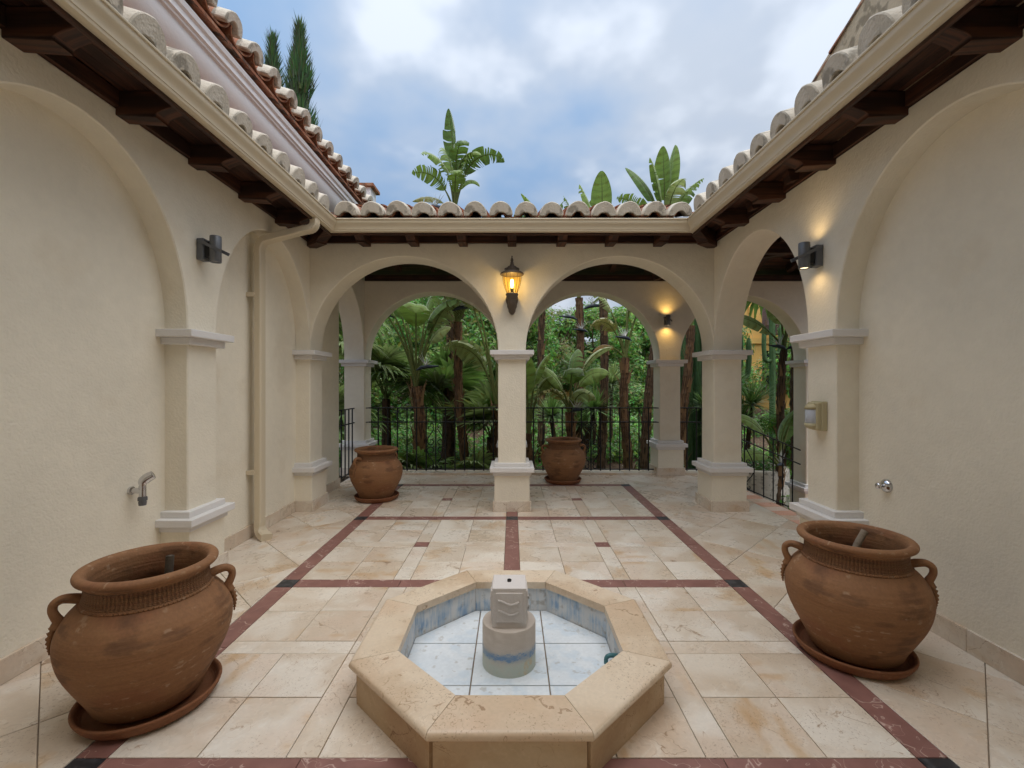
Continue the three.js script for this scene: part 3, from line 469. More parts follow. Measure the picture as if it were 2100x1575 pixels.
// ================================================================ things in the court
{ // octagonal fountain
  const C = [-0.008, 2.47], H = 0.2025, oct = (ap) => Array.from({ length: 8 }, (_, i) => { const t = Math.PI / 8 + i * Math.PI / 4, r = ap / Math.cos(Math.PI / 8); return [C[0] + r * Math.cos(t), C[1] + r * Math.sin(t)]; });
  const g = thing('fountain', 'low octagonal cream stone fountain basin in the middle of the courtyard', 'fountain');
  mat('basinStone', { map: tBasin, roughness: 0.7, bumpMap: tMarbleBump, bumpScale: 0.001 });
  mat('basinTile', { map: tBasinFloor, roughness: 0.5 });
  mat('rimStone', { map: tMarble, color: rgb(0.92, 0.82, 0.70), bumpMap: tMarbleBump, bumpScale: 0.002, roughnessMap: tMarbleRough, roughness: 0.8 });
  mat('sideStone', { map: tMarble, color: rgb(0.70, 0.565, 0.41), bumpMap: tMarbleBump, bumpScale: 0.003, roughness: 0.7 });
  const out = oct(0.758), inn = oct(0.548), body = oct(0.727), th = 0.042;
  // bullnosed coping stones, mitred at the corners
  const nose = []; for (let k = 0; k <= 8; k++) { const t = -Math.PI / 2 + Math.PI * k / 8; nose.push([0.5 * th * Math.cos(t) - 0.5 * th, H - th / 2 + Math.sin(t) * th / 2]); }
  for (let i = 0; i < 8; i++) {
    const j = (i + 1) % 8, mid = [(out[i][0] + out[j][0]) / 2 - C[0], (out[i][1] + out[j][1]) / 2 - C[1]], l = Math.hypot(...mid), nx = mid[0] / l, nd = mid[1] / l;
    const loop = (o, n, s) => { const ox = o[0] + (n[0] - o[0]) * 0.004 , od = o[1] + (n[1] - o[1]) * 0.004; const L = nose.map(([q, y]) => { const k = 1 + q / 0.758; return [C[0] + (ox - C[0]) * k, y, C[1] + (od - C[1]) * k]; }); const a = [C[0] + (n[0] - C[0]), n[1]]; L.push([a[0], H, a[1]], [a[0], H - th, a[1]]); const tx = (out[j][0] - out[i][0]), td = (out[j][1] - out[i][1]), tl = Math.hypot(tx, td); return L.map(([x, y, d]) => [x + s * tx / tl * 0.0012, y, -(d + s * td / tl * 0.0012)]); };
    const A = loop(out[i], inn[i], 1), B = loop(out[j], inn[j], -1), pos = [], n = A.length;
    for (let k = 0; k < n; k++) { const m = (k + 1) % n; pos.push(...A[k], ...B[k], ...B[m], ...A[k], ...B[m], ...A[m]); }
    for (let k = 1; k < n - 1; k++) { pos.push(...A[0], ...A[k], ...A[k + 1]); pos.push(...B[0], ...B[k + 1], ...B[k]); }
    let G = new THREE.BufferGeometry(); G.setAttribute('position', new THREE.Float32BufferAttribute(pos, 3)); G.computeVertexNormals(); G = metricUV(toCreasedNormals(G, 0.75), null, [i * 0.83, i * 0.37]);
    mesh('coping_stone', G, M.rimStone, g);
    const quad = (P, Q, t, y0, y1, m, name, gap) => { const tx = Q[0] - P[0], td = Q[1] - P[1], L = Math.hypot(tx, td), G2 = new THREE.BoxGeometry(L - gap, y1 - y0, t); const uv = G2.attributes.uv, p = G2.attributes.position; for (let q = 0; q < uv.count; q++) uv.setXY(q, p.getX(q) + i * 0.61, p.getY(q) + i * 0.13); G2.rotateY(Math.atan2(td, tx)); G2.translate((P[0] + Q[0]) / 2 - nx * t / 2 * (name === 'outer_slab' ? 1 : -1), (y0 + y1) / 2, -((P[1] + Q[1]) / 2 - nd * t / 2 * (name === 'outer_slab' ? 1 : -1))); mesh(name, plain(G2), m, g); };
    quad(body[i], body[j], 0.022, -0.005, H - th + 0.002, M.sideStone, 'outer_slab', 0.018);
    quad(oct(0.560)[i], oct(0.560)[j], 0.02, -0.005, H - th + 0.002, M.basinStone, 'inner_slab', 0.001);
  }
  mesh('basin_core', metricUV(prism(oct(0.708), H - th - 0.001, -0.006, 0, (x, d, t) => [x, t < 0 ? t : t * 0 + 0.0, -d])), M.grout, g);
  // basin floor tiles between wide joints
  const clip = (pts, f) => { const o = []; pts.forEach((p, i) => { const q = pts[(i + 1) % pts.length], a = f(p), b = f(q); if (a >= 0) o.push(p); if ((a >= 0) !== (b >= 0)) { const s = a / (a - b); o.push([p[0] + (q[0] - p[0]) * s, p[1] + (q[1] - p[1]) * s]); } }); return o; };
  const xs = [-1, -0.205, 0.185, 1], ds = [1, 2.275, 2.645, 4];
  for (let a = 0; a < 3; a++) for (let b = 0; b < 3; b++) { let p = oct(0.56); for (const f of [(q) => q[0] - xs[a], (q) => xs[a + 1] - q[0], (q) => q[1] - ds[b], (q) => ds[b + 1] - q[1]]) p = clip(p, f); if (p.length > 2) { if (areaOf(p) < 0) p.reverse(); mesh('basin_tile', metricUV(prism(inset(p, 0.0035), 0.012, 0.0005, 0.0015, (x, d, t) => [x, t, -d], 0.3), null, [a * 0.7, b * 0.4]), M.basinTile, g); } }
  // pedestal and carved block
  mat('pedestalStone', { map: tex(1024, (u, v) => { // the dye lines left at old water levels, uneven round the drum
    const y = v * 0.24, e = 0.012 * (fbm(u * 6, v * 6, 4, 6, 5) - 0.5) * 2, st = fbm(u * 14, v * 5, 5, 14, 7), band = Math.exp(-Math.pow((y - 0.098 - e) / 0.018, 2)), low = smooth(0.095, 0.05, y + e * 2);
    let c = mix3([0.80, 0.755, 0.705], [0.73, 0.675, 0.62], fbm(u * 8, v * 8, 4, 8, 3)); c = mix3(c, [0.72, 0.77, 0.72], low * 0.7 * (0.5 + st)); c = mix3(c, [0.80, 0.68, 0.52], smooth(0.55, 0.72, st) * low * 0.6);
    return mix3(c, [0.44, 0.555, 0.68], clamp(band * (0.1 + 1.1 * st) + smooth(0.62, 0.72, fbm(u * 24, v * 24, 4, 24, 9)) * band)); }, 1), roughness: 0.75, bumpMap: tGrain, bumpScale: 0.0008 });
  const drum = new THREE.LatheGeometry([[0, 0], [0.142, 0], [0.142, 0.222], [0.139, 0.2285], [0.134, 0.231], [0, 0.231]].map((p) => new THREE.Vector2(...p)), 56); { const uv = drum.attributes.uv, p = drum.attributes.position; for (let i = 0; i < uv.count; i++) uv.setXY(i, uv.getX(i) * 2, p.getY(i) / 0.24); }
  const dr = mesh('pedestal', plain(toCreasedNormals(drum, 0.6)), M.pedestalStone, g); dr.position.set(C[0] - 0.008, 0.0115, -C[1]);
  mat('blockStone', { color: rgb(0.66, 0.605, 0.56), roughness: 0.85, bumpMap: tGrain, bumpScale: 0.0015 });
  const bx = C[0] - 0.006, bd = C[1] - 0.01, bh = 0.088, by = 0.2425;
  const blk = mesh('carved_block', box(bx - bh, bx + bh, by, by + 0.205, bd - bh, bd + bh, 0.004), M.blockStone, g);
  for (let s = 0; s < 4; s++) {
    const turn = s * Math.PI / 2, fix = (G) => { G.rotateY(turn); G.translate(bx, by, -bd); return G; };
    mesh('panel', fix(metricUV(new RoundedBoxGeometry(0.136, 0.152, 0.014, 1, 0.002).translate(0, 0.107, bh))), M.blockStone, blk);
    for (const y of [0.082, 0.134]) mesh('wave', fix(tube(Array.from({ length: 25 }, (_, i) => [lerp(-0.058, 0.05, i / 24), y + 0.0105 * Math.cos(i / 24 * Math.PI * 1.6), bh + 0.008]), 0.0066, 8)), M.blockStone, blk);
  }
  mesh('nozzle', [lathe([[0, 0], [0.011, 0], [0.011, 0.012], [0.007, 0.013], [0.007, 0.004], [0, 0.004]], 16).translate(bx, by + 0.203, -bd)], M.iron, g);
  mat('verdigris', { color: rgb(0.05, 0.16, 0.17), roughness: 0.5 });
  mesh('inlet_elbow', tube(smoothPts([[C[0] + 0.56, 0.085, -2.40], [C[0] + 0.515, 0.086, -2.40], [C[0] + 0.500, 0.075, -2.40], [C[0] + 0.497, 0.045, -2.40]], 14), 0.011, 12), M.verdigris, g);
}
// ---------------------------------------------------------------- clay jars on saucers
const bodyPts = smoothPts([[0.001, 0.014], [0.185, 0.014], [0.206, 0.024], [0.236, 0.085], [0.276, 0.16], [0.316, 0.245], [0.335, 0.325], [0.333, 0.385], [0.310, 0.445], [0.276, 0.488], [0.252, 0.508]], 46);
const neckPts = [[0.252, 0.508], [0.2555, 0.512], [0.2535, 0.518], [0.246, 0.521], [0.2395, 0.545], [0.237, 0.57], [0.239, 0.592]];
const rimPts = smoothPts([[0.239, 0.592], [0.2445, 0.603], [0.258, 0.610], [0.2705, 0.618], [0.2745, 0.632], [0.268, 0.645], [0.254, 0.650], [0.238, 0.645], [0.226, 0.630], [0.220, 0.60], [0.219, 0.555], [0.228, 0.51], [0.25, 0.47]], 40);
const jarBody = lathe(bodyPts, 72, 2), jarRim = lathe(rimPts, 72, 2), jarNeck = (() => { const g = new THREE.LatheGeometry(neckPts.map((p) => new THREE.Vector2(...p)), 72); const uv = g.attributes.uv, p = g.attributes.position; for (let i = 0; i < uv.count; i++) uv.setXY(i, uv.getX(i), clamp((p.getY(i) - 0.52) / 0.072, 0, 0.999)); return plain(g); })();
const jarSoil = (() => { const g = new THREE.CircleGeometry(0.245, 40, 0, Math.PI * 2); g.rotateX(-Math.PI / 2); g.translate(0, 0.485, 0); const q = metricUV(g); return q; })();
function handleGeo(s) { // loop from the neck out and down on to the shoulder, with a pinched tail
  const loop = tube(smoothPts([[s * 0.238, 0.530, 0], [s * 0.270, 0.541, 0], [s * 0.303, 0.545, 0], [s * 0.328, 0.530, 0], [s * 0.333, 0.503, 0], [s * 0.324, 0.475, 0], [s * 0.314, 0.452, 0], [s * 0.322, 0.425, 0]], 26), (t) => 0.020 + 0.003 * Math.cos(t * 6), 10);
  const tail = tube(smoothPts([[s * 0.326, 0.43, 0], [s * 0.342, 0.385, 0], [s * 0.344, 0.345, 0], [s * 0.342, 0.315, 0]], 22), (t, i) => (0.013 * (1 - t) + 0.003) * (1 + 0.35 * Math.sin(i * 1.9)), 8); return merge([loop, tail]);
}
mat('paleStick', { color: rgb(0.27, 0.21, 0.15), roughness: 0.9, bumpMap: tWoodBump, bumpScale: 0.004 });
const HL = handleGeo(-1), HR = handleGeo(1);
const saucerGeo = lathe(smoothPts([[0.001, 0], [0.235, 0], [0.252, 0.006], [0.272, 0.03], [0.283, 0.05], [0.284, 0.060], [0.277, 0.064], [0.268, 0.058], [0.255, 0.034], [0.235, 0.018], [0.001, 0.014]], 44), 64, 2);
function jar(label, slabel, x, d, turn, stake) {
  const g = thing('clay_jar', label, 'jar', [x, 0.016, -d], turn, 'four terracotta jars');
  const b = mesh('body', jarBody, M.clay, g); b.rotation.y = x * 2.3 + d * 1.7; mesh('neck_band', jarNeck, M.clayNeck, g); mesh('rim', jarRim, M.clay, g); mesh('handle', HL, M.clay, g); mesh('handle', HR, M.clay, g); mesh('soil', jarSoil, M.soil, g);
  const s = meta(mesh('jar_saucer', saucerGeo, M.claySaucer, scene), slabel, 'saucer', 'saucers under the jars'); s.position.set(x + stake[3] * 0.01, 0.0015, -d + stake[3] * 0.006); s.rotation.y = turn * 2 + 1;
  if (stake[0]) { const k = meta(mesh('plant_stake', tube(smoothPts([[0, 0, 0], [0.006, 0.08, 0.002], [0.012 + stake[2], 0.185, 0]], 8), 0.018, 7), stake[1] < 0.05 ? M.paleStick : M.stick, scene), stake[0], 'stake'); k.position.set(x + stake[1], 0.49, -d - 0.03); }
}
jar('big terracotta jar at the lower left corner, dark stake inside', 'clay saucer under the big jar at lower left', -1.715, 2.185, 0.62, ['dark stake standing in the lower left jar', 0.06, 0, 1]);
jar('big terracotta jar at the lower right beside the blind arch', 'clay saucer under the big jar at lower right', 1.905, 2.565, -0.52, ['pale wooden stake leaning in the lower right jar', 0.02, 0.05, -1]);
jar('orange terracotta jar under the left gallery arch', 'chipped clay saucer under the left gallery jar', -1.772, 6.02, 0.95, [null, 0, 0, 1]);
jar('terracotta jar in front of the railing beside the central column', 'clay saucer under the jar by the central column', 0.79, 7.06, 0.12, [null, 0, 0, -1]);

// ---------------------------------------------------------------- lamps
mat('warmLens', { color: rgb(0.8, 0.7, 0.5), emissive: rgb(1, 0.74, 0.42), emissiveIntensity: 1.2, roughness: 0.4 });
mat('deadLens', { color: rgb(0.25, 0.25, 0.25), roughness: 0.15 });
function wallLamp(label, pos, turn, lit, power = 1, hue = [1, 0.70, 0.34], size = 1) { // local: wall at z = 0, lamp towards +z
  const g = thing('wall_lamp', label, 'wall lamp', pos, turn, 'twin wall spotlights'), S = (G) => G.scale(size, size, size);
  mesh('back_box', S(metricUV(new RoundedBoxGeometry(0.085, 0.165, 0.055, 2, 0.008).translate(0, 0, 0.0285))), M.greyMetal, g);
  mesh('arm', S(metricUV(new RoundedBoxGeometry(0.05, 0.12, 0.045, 1, 0.004).translate(0, 0, 0.072))), M.iron, g);
  const c = 0.122, can = lathe([[0.030, -0.098], [0.038, -0.1], [0.040, -0.097], [0.040, -0.082], [0.0405, -0.081], [0.0405, 0.081], [0.040, 0.082], [0.040, 0.097], [0.038, 0.1], [0.030, 0.098], [0.029, 0.09], [0.029, -0.09], [0.030, -0.098]], 32); can.translate(0, 0.006, c);
  const b = mesh('can', S(toCreasedNormals(can, 0.6)), M.greyMetal, g);
  for (const s of [-1, 1]) { const l = mesh('lens', S(metricUV(new THREE.CylinderGeometry(0.029, 0.029, 0.003, 24).translate(0, 0.006 + s * 0.0915, c))), lit ? M.warmLens : M.deadLens, b); }
  for (const sx of [-1, 1]) mesh('side_bar', S(metricUV(new RoundedBoxGeometry(0.010, 0.024, 0.205, 1, 0.002).rotateX(0.46).translate(sx * 0.047, 0.022, 0.105))), M.greyMetal, g);
  if (lit) for (const s of [-1, 1]) { const L = new THREE.SpotLight(rgb(...hue), power, 0, 1.15, 1, 2); L.position.set(0, (0.006 + s * 0.0975) * size, c * size); L.target.position.set(0, s * 1.0, c * size - 0.30); L.castShadow = true; L.shadow.radius = 1.2; g.add(L, L.target); }
  return g;
}
wallLamp('unlit grey twin spotlight on the left pier beside the downpipe', [-XW, 2.525, -3.53], Math.PI / 2, false);
wallLamp('lit grey twin spotlight on the right pier above the motion sensor', [XW, 2.49, -3.58], -Math.PI / 2, true, 0.07);
wallLamp('small lit twin spotlight glowing on the far arcade pier', [2.54, 2.535, -7.60], 0, true, 0.14, [1, 0.60, 0.16], 0.85);
{ // lantern on the central column
  const g = thing('wall_lantern', 'bronze wall lantern with glowing amber glass on the central column', 'lantern', [0, 2.60, -5.46]);
  const c = 0.16; // axis in front of the wall
  const T = (G) => G.translate(0, 0, c);
  mesh('roof', T(lathe([[0.001, 0.375], [0.006, 0.372], [0.008, 0.36], [0.005, 0.352], [0.014, 0.338], [0.017, 0.32], [0.012, 0.305], [0.018, 0.300], [0.019, 0.278], [0.024, 0.272], [0.028, 0.26], [0.043, 0.25], [0.046, 0.235], [0.050, 0.215], [0.062, 0.202], [0.085, 0.196], [0.105, 0.190], [0.128, 0.176], [0.137, 0.165], [0.135, 0.156], [0.115, 0.155], [0.001, 0.16]], 32)), M.bronze, g);
  for (let k = 0; k < 6; k++) { const a = k * Math.PI / 3 + 0.5, s = tube(smoothPts([[0.040, 0.245, 0], [0.058, 0.228, 0], [0.082, 0.218, 0], [0.093, 0.210, 0], [0.088, 0.202, 0]], 10), (t) => 0.011 * (1 - t * 0.5), 8); s.rotateY(a); mesh('leaf_scroll', T(s), M.bronze, g); }
  mat('amberGlass', { color: rgb(1, 0.86, 0.48), transmission: 1, thickness: 0, roughness: 0.12, ior: 1.45, side: THREE.DoubleSide });
  const n = 16, prof = [[0.060, -0.062], [0.072, -0.03], [0.086, 0.01], [0.098, 0.06], [0.106, 0.11], [0.108, 0.155]], gl = [];
  { const pos = [], R = 96; const P = (i, k) => { const t = k / R * 2 * Math.PI, f = 1 + 0.035 * Math.abs(Math.cos(t * n / 2)); return [prof[i][0] * f * Math.cos(t), prof[i][1], prof[i][0] * f * Math.sin(t)]; }; for (let i = 0; i < prof.length - 1; i++) for (let k = 0; k < R; k++) { const a = P(i, k), b = P(i, k + 1), d = P(i + 1, k + 1), e = P(i + 1, k); pos.push(...a, ...d, ...b, ...a, ...e, ...d); } const G = new THREE.BufferGeometry(); G.setAttribute('position', new THREE.Float32BufferAttribute(pos, 3)); G.computeVertexNormals(); mesh('glass', T(metricUV(toCreasedNormals(G, 0.5))), M.amberGlass, g); }
  for (let k = 0; k < n; k++) { const a = (k + 0.5) / n * 2 * Math.PI; mesh('glass_rib', T(tube(prof.map(([r, y]) => [(r + 0.001) * Math.cos(a), y, (r + 0.001) * Math.sin(a)]), 0.0022, 5)), M.bronze, g); }
  mesh('cup', T(lathe([[0.001, -0.060], [0.066, -0.060], [0.074, -0.066], [0.072, -0.080], [0.064, -0.09], [0.066, -0.10], [0.052, -0.125], [0.040, -0.15], [0.001, -0.155]], 28)), M.bronze, g);
  mesh('bracket', [tube(smoothPts([[0, -0.10, c], [0, -0.15, c - 0.005], [0, -0.20, c - 0.045], [0, -0.235, c - 0.095], [0, -0.25, 0.03]], 16), (t) => 0.052 * (1 - 0.45 * t), 14), metricUV(prism([[0, -0.285], [0.022, -0.275], [0.040, -0.245], [0.044, -0.215], [0.056, -0.19], [0.058, -0.165], [0.068, -0.135], [0.075, -0.105], [0.066, -0.075], [-0.066, -0.075], [-0.075, -0.105], [-0.068, -0.135], [-0.058, -0.165], [-0.056, -0.19], [-0.044, -0.215], [-0.040, -0.245], [-0.022, -0.275]], 0.075, -0.005, 0.012, (x, y, t) => [x, y, t])), tube([[-0.04, -0.145, c + 0.0], [0.04, -0.145, c + 0.0]], 0.017, 10), tube([[-0.036, -0.178, c - 0.02], [0.036, -0.178, c - 0.02]], 0.017, 10)], M.bronze, g);
  mesh('lamp_holder', T(lathe([[0.001, -0.06], [0.020, -0.06], [0.020, 0.0], [0.001, 0.0]], 16)), M.iron, g);
  mat('bulbGlow', { color: rgb(1, 0.9, 0.7), emissive: rgb(1, 0.80, 0.42), emissiveIntensity: 4, roughness: 0.3 });
  mesh('bulb', T(lathe([[0.001, 0.0], [0.017, 0.004], [0.022, 0.03], [0.022, 0.085], [0.017, 0.10], [0.001, 0.105]], 20)), M.bulbGlow, g);
  const L = new THREE.PointLight(rgb(1, 0.72, 0.38), 0.05, 0, 2); L.position.set(0, 0.05, c); L.castShadow = true; L.shadow.radius = 1.1; g.add(L);
}
// ---------------------------------------------------------------- taps and sensor
{
  const g = thing('garden_tap', 'chrome garden tap with lever on the left blind arch wall', 'tap', [-XR, 0.785, -3.09], Math.PI / 2); g.scale.setScalar(1.3); // wall at z = 0
  mesh('body', [tube([[0, 0, -0.01], [0, 0, 0.012]], 0.021, 16), tube([[0, 0, 0.01], [0, 0, 0.062]], 0.0145, 14), tube([[0, 0.028, 0.064], [0, -0.03, 0.064]], 0.0155, 14)], M.chrome, g);
  mesh('hose_nozzle', tube([[0, -0.028, 0.064], [0, -0.034, 0.064], [0, -0.05, 0.064], [0, -0.054, 0.064], [0, -0.058, 0.064], [0, -0.075, 0.064]], (t, i) => [0.014, 0.021, 0.021, 0.015, 0.0185, 0.0165][i], 16), M.greyMetal, g);
  mesh('lever', tube(smoothPts([[0, 0.028, 0.064], [0.0, 0.045, 0.067], [0.006, 0.062, 0.08], [0.018, 0.078, 0.105]], 14), (t) => 0.015 + 0.010 * Math.sin(t * 2.4), 14), M.chrome, g);
  const v = thing('push_valve', 'round chrome push valve on the right blind arch wall', 'valve', [XR, 0.805, -3.145], -Math.PI / 2);
  const r = lathe([[0.001, 0], [0.046, 0.0], [0.046, 0.006], [0.042, 0.010], [0.041, 0.016], [0.036, 0.019], [0.031, 0.026], [0.022, 0.031], [0.012, 0.034], [0.001, 0.034]], 32).rotateX(Math.PI / 2); mesh('rosette', r, M.chrome, v);
  mesh('button', lathe([[0.001, 0.03], [0.010, 0.03], [0.011, 0.045], [0.019, 0.05], [0.0225, 0.058], [0.021, 0.068], [0.012, 0.074], [0.001, 0.075]], 24).rotateX(Math.PI / 2), M.chrome, v);
  mat('sensorPlastic', { color: rgb(0.46, 0.40, 0.24), roughness: 0.55 }); mat('sensorLens', { color: rgb(0.62, 0.66, 0.74), roughness: 0.3, transmission: 0.25 });
  const s = thing('motion_sensor', 'beige motion sensor box with pale lens on the right pier', 'sensor', [XW, 1.255, -3.555], -Math.PI / 2);
  mesh('back_plate', metricUV(new RoundedBoxGeometry(0.13, 0.225, 0.045, 2, 0.008).translate(0, 0, 0.0225)), M.sensorPlastic, s);
  mesh('housing', metricUV(new RoundedBoxGeometry(0.118, 0.21, 0.04, 2, 0.012).translate(0, 0, 0.062)), M.sensorPlastic, s);
  mesh('hood', lathe([[0.001, 0.098], [0.03, 0.092], [0.05, 0.075], [0.054, 0.052], [0.001, 0.052]], 28).translate(0, 0, 0.075), M.sensorPlastic, s);
  mesh('chin', lathe([[0.001, -0.055], [0.054, -0.055], [0.052, -0.078], [0.04, -0.094], [0.001, -0.098]], 28).translate(0, 0, 0.075), M.sensorPlastic, s);
  mesh('lens', lathe([[0.001, 0.052], [0.0495, 0.052], [0.0495, -0.055], [0.001, -0.055]], 28).translate(0, 0, 0.075), M.sensorLens, s);
}
// ---------------------------------------------------------------- downpipe
{
  const g = thing('downpipe', 'cream square downpipe with elbows in the left corner', 'downpipe');
  const D = 4.50, X = -2.462, w = 0.105, t = 0.07;
  const sect = (path, k = 1) => { // rectangular section swept in the plane of x, y and d
    const pos = [], rings = path.map((p, i) => { const a = path[Math.max(0, i - 1)], b = path[Math.min(path.length - 1, i + 1)], T = new THREE.Vector3(b[0] - a[0], b[1] - a[1], -(b[2] - a[2])).normalize(), W = new THREE.Vector3(...(p[3] || [0, 0, -1])); W.sub(T.clone().multiplyScalar(W.dot(T))).normalize(); const N = T.clone().cross(W), s = p[4] || 1; return [[-1, -0.72], [-0.72, -1], [0.72, -1], [1, -0.72], [1, 0.72], [0.72, 1], [-0.72, 1], [-1, 0.72]].map(([u, v]) => { const q = new THREE.Vector3(p[0], p[1], -p[2]).addScaledVector(W, u * w / 2 * s).addScaledVector(N, v * t / 2 * s); return [q.x, q.y, q.z]; }); });
    for (let i = 0; i < rings.length - 1; i++) for (let k = 0; k < 8; k++) { const a = rings[i][k], b = rings[i][(k + 1) % 8], c = rings[i + 1][(k + 1) % 8], d = rings[i + 1][k]; pos.push(...a, ...b, ...c, ...a, ...c, ...d); }
    for (const r of [rings[0], rings[rings.length - 1]]) for (let k = 1; k < 7; k++) pos.push(...r[0], ...r[k], ...r[k + 1]);
    const G = new THREE.BufferGeometry(); G.setAttribute('position', new THREE.Float32BufferAttribute(pos, 3)); G.computeVertexNormals(); return metricUV(toCreasedNormals(G, 0.4));
  };
  const ribbed = (pts, n) => smoothPts(pts, n).map((p, i) => [p[0], p[1], p[2], undefined, 1 + (i % 2 ? 0.05 : 0)]);
  mesh('pipe', sect([[X, 0.13, D], [X, 2.70, D]]), M.gutter, g);
  mesh('lower_elbow', sect(ribbed([[X, 0.17, D], [X, 0.10, D], [X + 0.03, 0.055, D - 0.02], [X + 0.115, 0.03, D - 0.09]], 14)), M.gutter, g);
  mesh('upper_elbow', sect(ribbed([[X, 2.68, D], [X, 2.83, D], [X + 0.03, 2.895, D + 0.008], [X + 0.10, 2.93, D + 0.025]], 18)), M.gutter, g);
  mesh('offset_pipe', sect([[X + 0.09, 2.926, D + 0.023], [-2.06, 3.045, D + 0.11]]), M.gutter, g);
  mesh('offset_elbow', sect(ribbed([[-2.09, 3.036, D + 0.102], [-2.01, 3.06, D + 0.12], [-1.982, 3.10, D + 0.125], [-1.98, 3.168, D + 0.125]], 18)), M.gutter, g);
  for (const y of [0.62, 2.34]) mesh('wall_clip', [box(X - 0.05, X + 0.033, y, y + 0.05, D - 0.045, D + 0.045, 0.003), box(-XR - 0.01, X - 0.02, y + 0.005, y + 0.045, D - 0.068, D - 0.04, 0.002)], M.gutter, g);
}
// ---------------------------------------------------------------- iron railings
const BAR = 0.0115;
function scrollSet(g, cx, cy, place2, sy = 1) { // C-scrolls mirrored round the middle bar; four hearts halves
  const heart = (sx, s) => { const p = []; const spiral = (ox, oy, r0, a0, a1, n) => { for (let i = 0; i <= n; i++) { const t = i / n, a = lerp(a0, a1, t), r = r0 * (0.42 + 0.58 * t); p.push([ox + r * Math.cos(a), oy + r * Math.sin(a)]); } };
    spiral(0.085, 0.345, 0.040, 3.9, -2.6 + 0.0, 16); p.push([0.075, 0.22]); for (let i = 0; i <= 4; i++) p.push([lerp(0.10, 0.142, i / 4), lerp(0.17, 0.105, i / 4)]);
    const q = []; for (let i = 0; i <= 22; i++) { const t = i / 22, a = lerp(0.2, -5.4, t), r = 0.066 * (1 - 0.56 * t); q.push([0.079 + r * Math.cos(a), 0.072 + r * Math.sin(a)]); }
    const path = [...[[0.118, 0.342], [0.105, 0.318], [0.080, 0.315], [0.058, 0.330], [0.055, 0.355], [0.072, 0.378], [0.098, 0.382], [0.120, 0.362], [0.122, 0.338]].map((v) => v), ];
    const top = []; for (let i = 0; i <= 16; i++) { const t = i / 16, a = lerp(-0.9, 4.3, t), r = 0.020 + 0.024 * t; top.push([0.072 + r * Math.cos(a), 0.345 + r * Math.sin(a)]); }
    const pts = [...top.slice(), [0.030, 0.295], [0.075, 0.215], [0.122, 0.140], ...q];
    return tube(smoothPts(pts.map(([x, y]) => place2(cx + sx * x, cy + s * y * sy)), 90), 0.0085, 5); };
  for (const sx of [-1, 1]) for (const s of [-1, 1]) mesh('scroll', heart(sx, s), M.iron, g);
  for (const sx of [-1, 1]) mesh('collar', tube([[...place2(cx + sx * 0.15, cy - 0.014)], [...place2(cx + sx * 0.15, cy + 0.014)]], 0.0165, 8), M.iron, g);
}
function railing(label, a0, a1, first, count, scrollAt, P, ends, drop = () => 0) { // P(a, y) places
  const g = thing('iron_railing', label, 'railing', [0, 0, 0], 0, 'black iron railings');
  const pts = []; for (let i = 0; i <= 12; i++) pts.push(lerp(a0, a1, i / 12));
  const rail = (y, n) => mesh(n, tube(pts.map((a) => P(a, y - drop(a))), 0.0105, 6), M.iron, g);
  rail(1.10, 'top_rail'); rail(0.863, 'middle_rail'); rail(0.072, 'bottom_rail');
  for (let i = 0; i < count; i++) { const a = first + i * 0.1606; mesh('baluster', tube([P(a, 1.10 - drop(a)), P(a, 0.05 - drop(a))], BAR, 6), M.iron, g); }
  if (scrollAt !== null) scrollSet(g, scrollAt, 0.463, (a, y) => P(a, y - drop(a)));
  for (const [a, b, y] of ends) mesh('wall_fixing', tube([P(a, y - drop(a)), b], 0.0088, 6), M.iron, g);
}
const across = (d) => (a, y) => [a, y, -d];
railing('black iron railing with scrolls in the left far arch', -2.40, -0.155, -2.24, 13, -2.24 + 0.1606 * 6, across(7.72), [[-2.40, [-2.435, 1.10, -7.66], 1.10], [-2.40, [-2.435, 0.863, -7.66], 0.863]]);
railing('black iron railing with scrolls in the right far arch behind a jar', 0.155, 2.42, 0.36, 13, 0.36 + 0.1606 * 6, across(7.72), [[2.42, [2.44, 1.10, -7.66], 1.10], [2.42, [2.44, 0.863, -7.66], 0.863]]);
railing('black iron stair railing sloping down beside the steps', 2.78, 4.83, 2.93, 12, 2.93 + 0.1606 * 6, across(7.72), [], (a) => Math.max(0, a - 3.16) * 0.425);
railing('short black iron railing in the gallery end arch behind the left jar', 6.76, 7.585, 6.86, 5, null, (a, y) => [-2.60, y, -a], []);

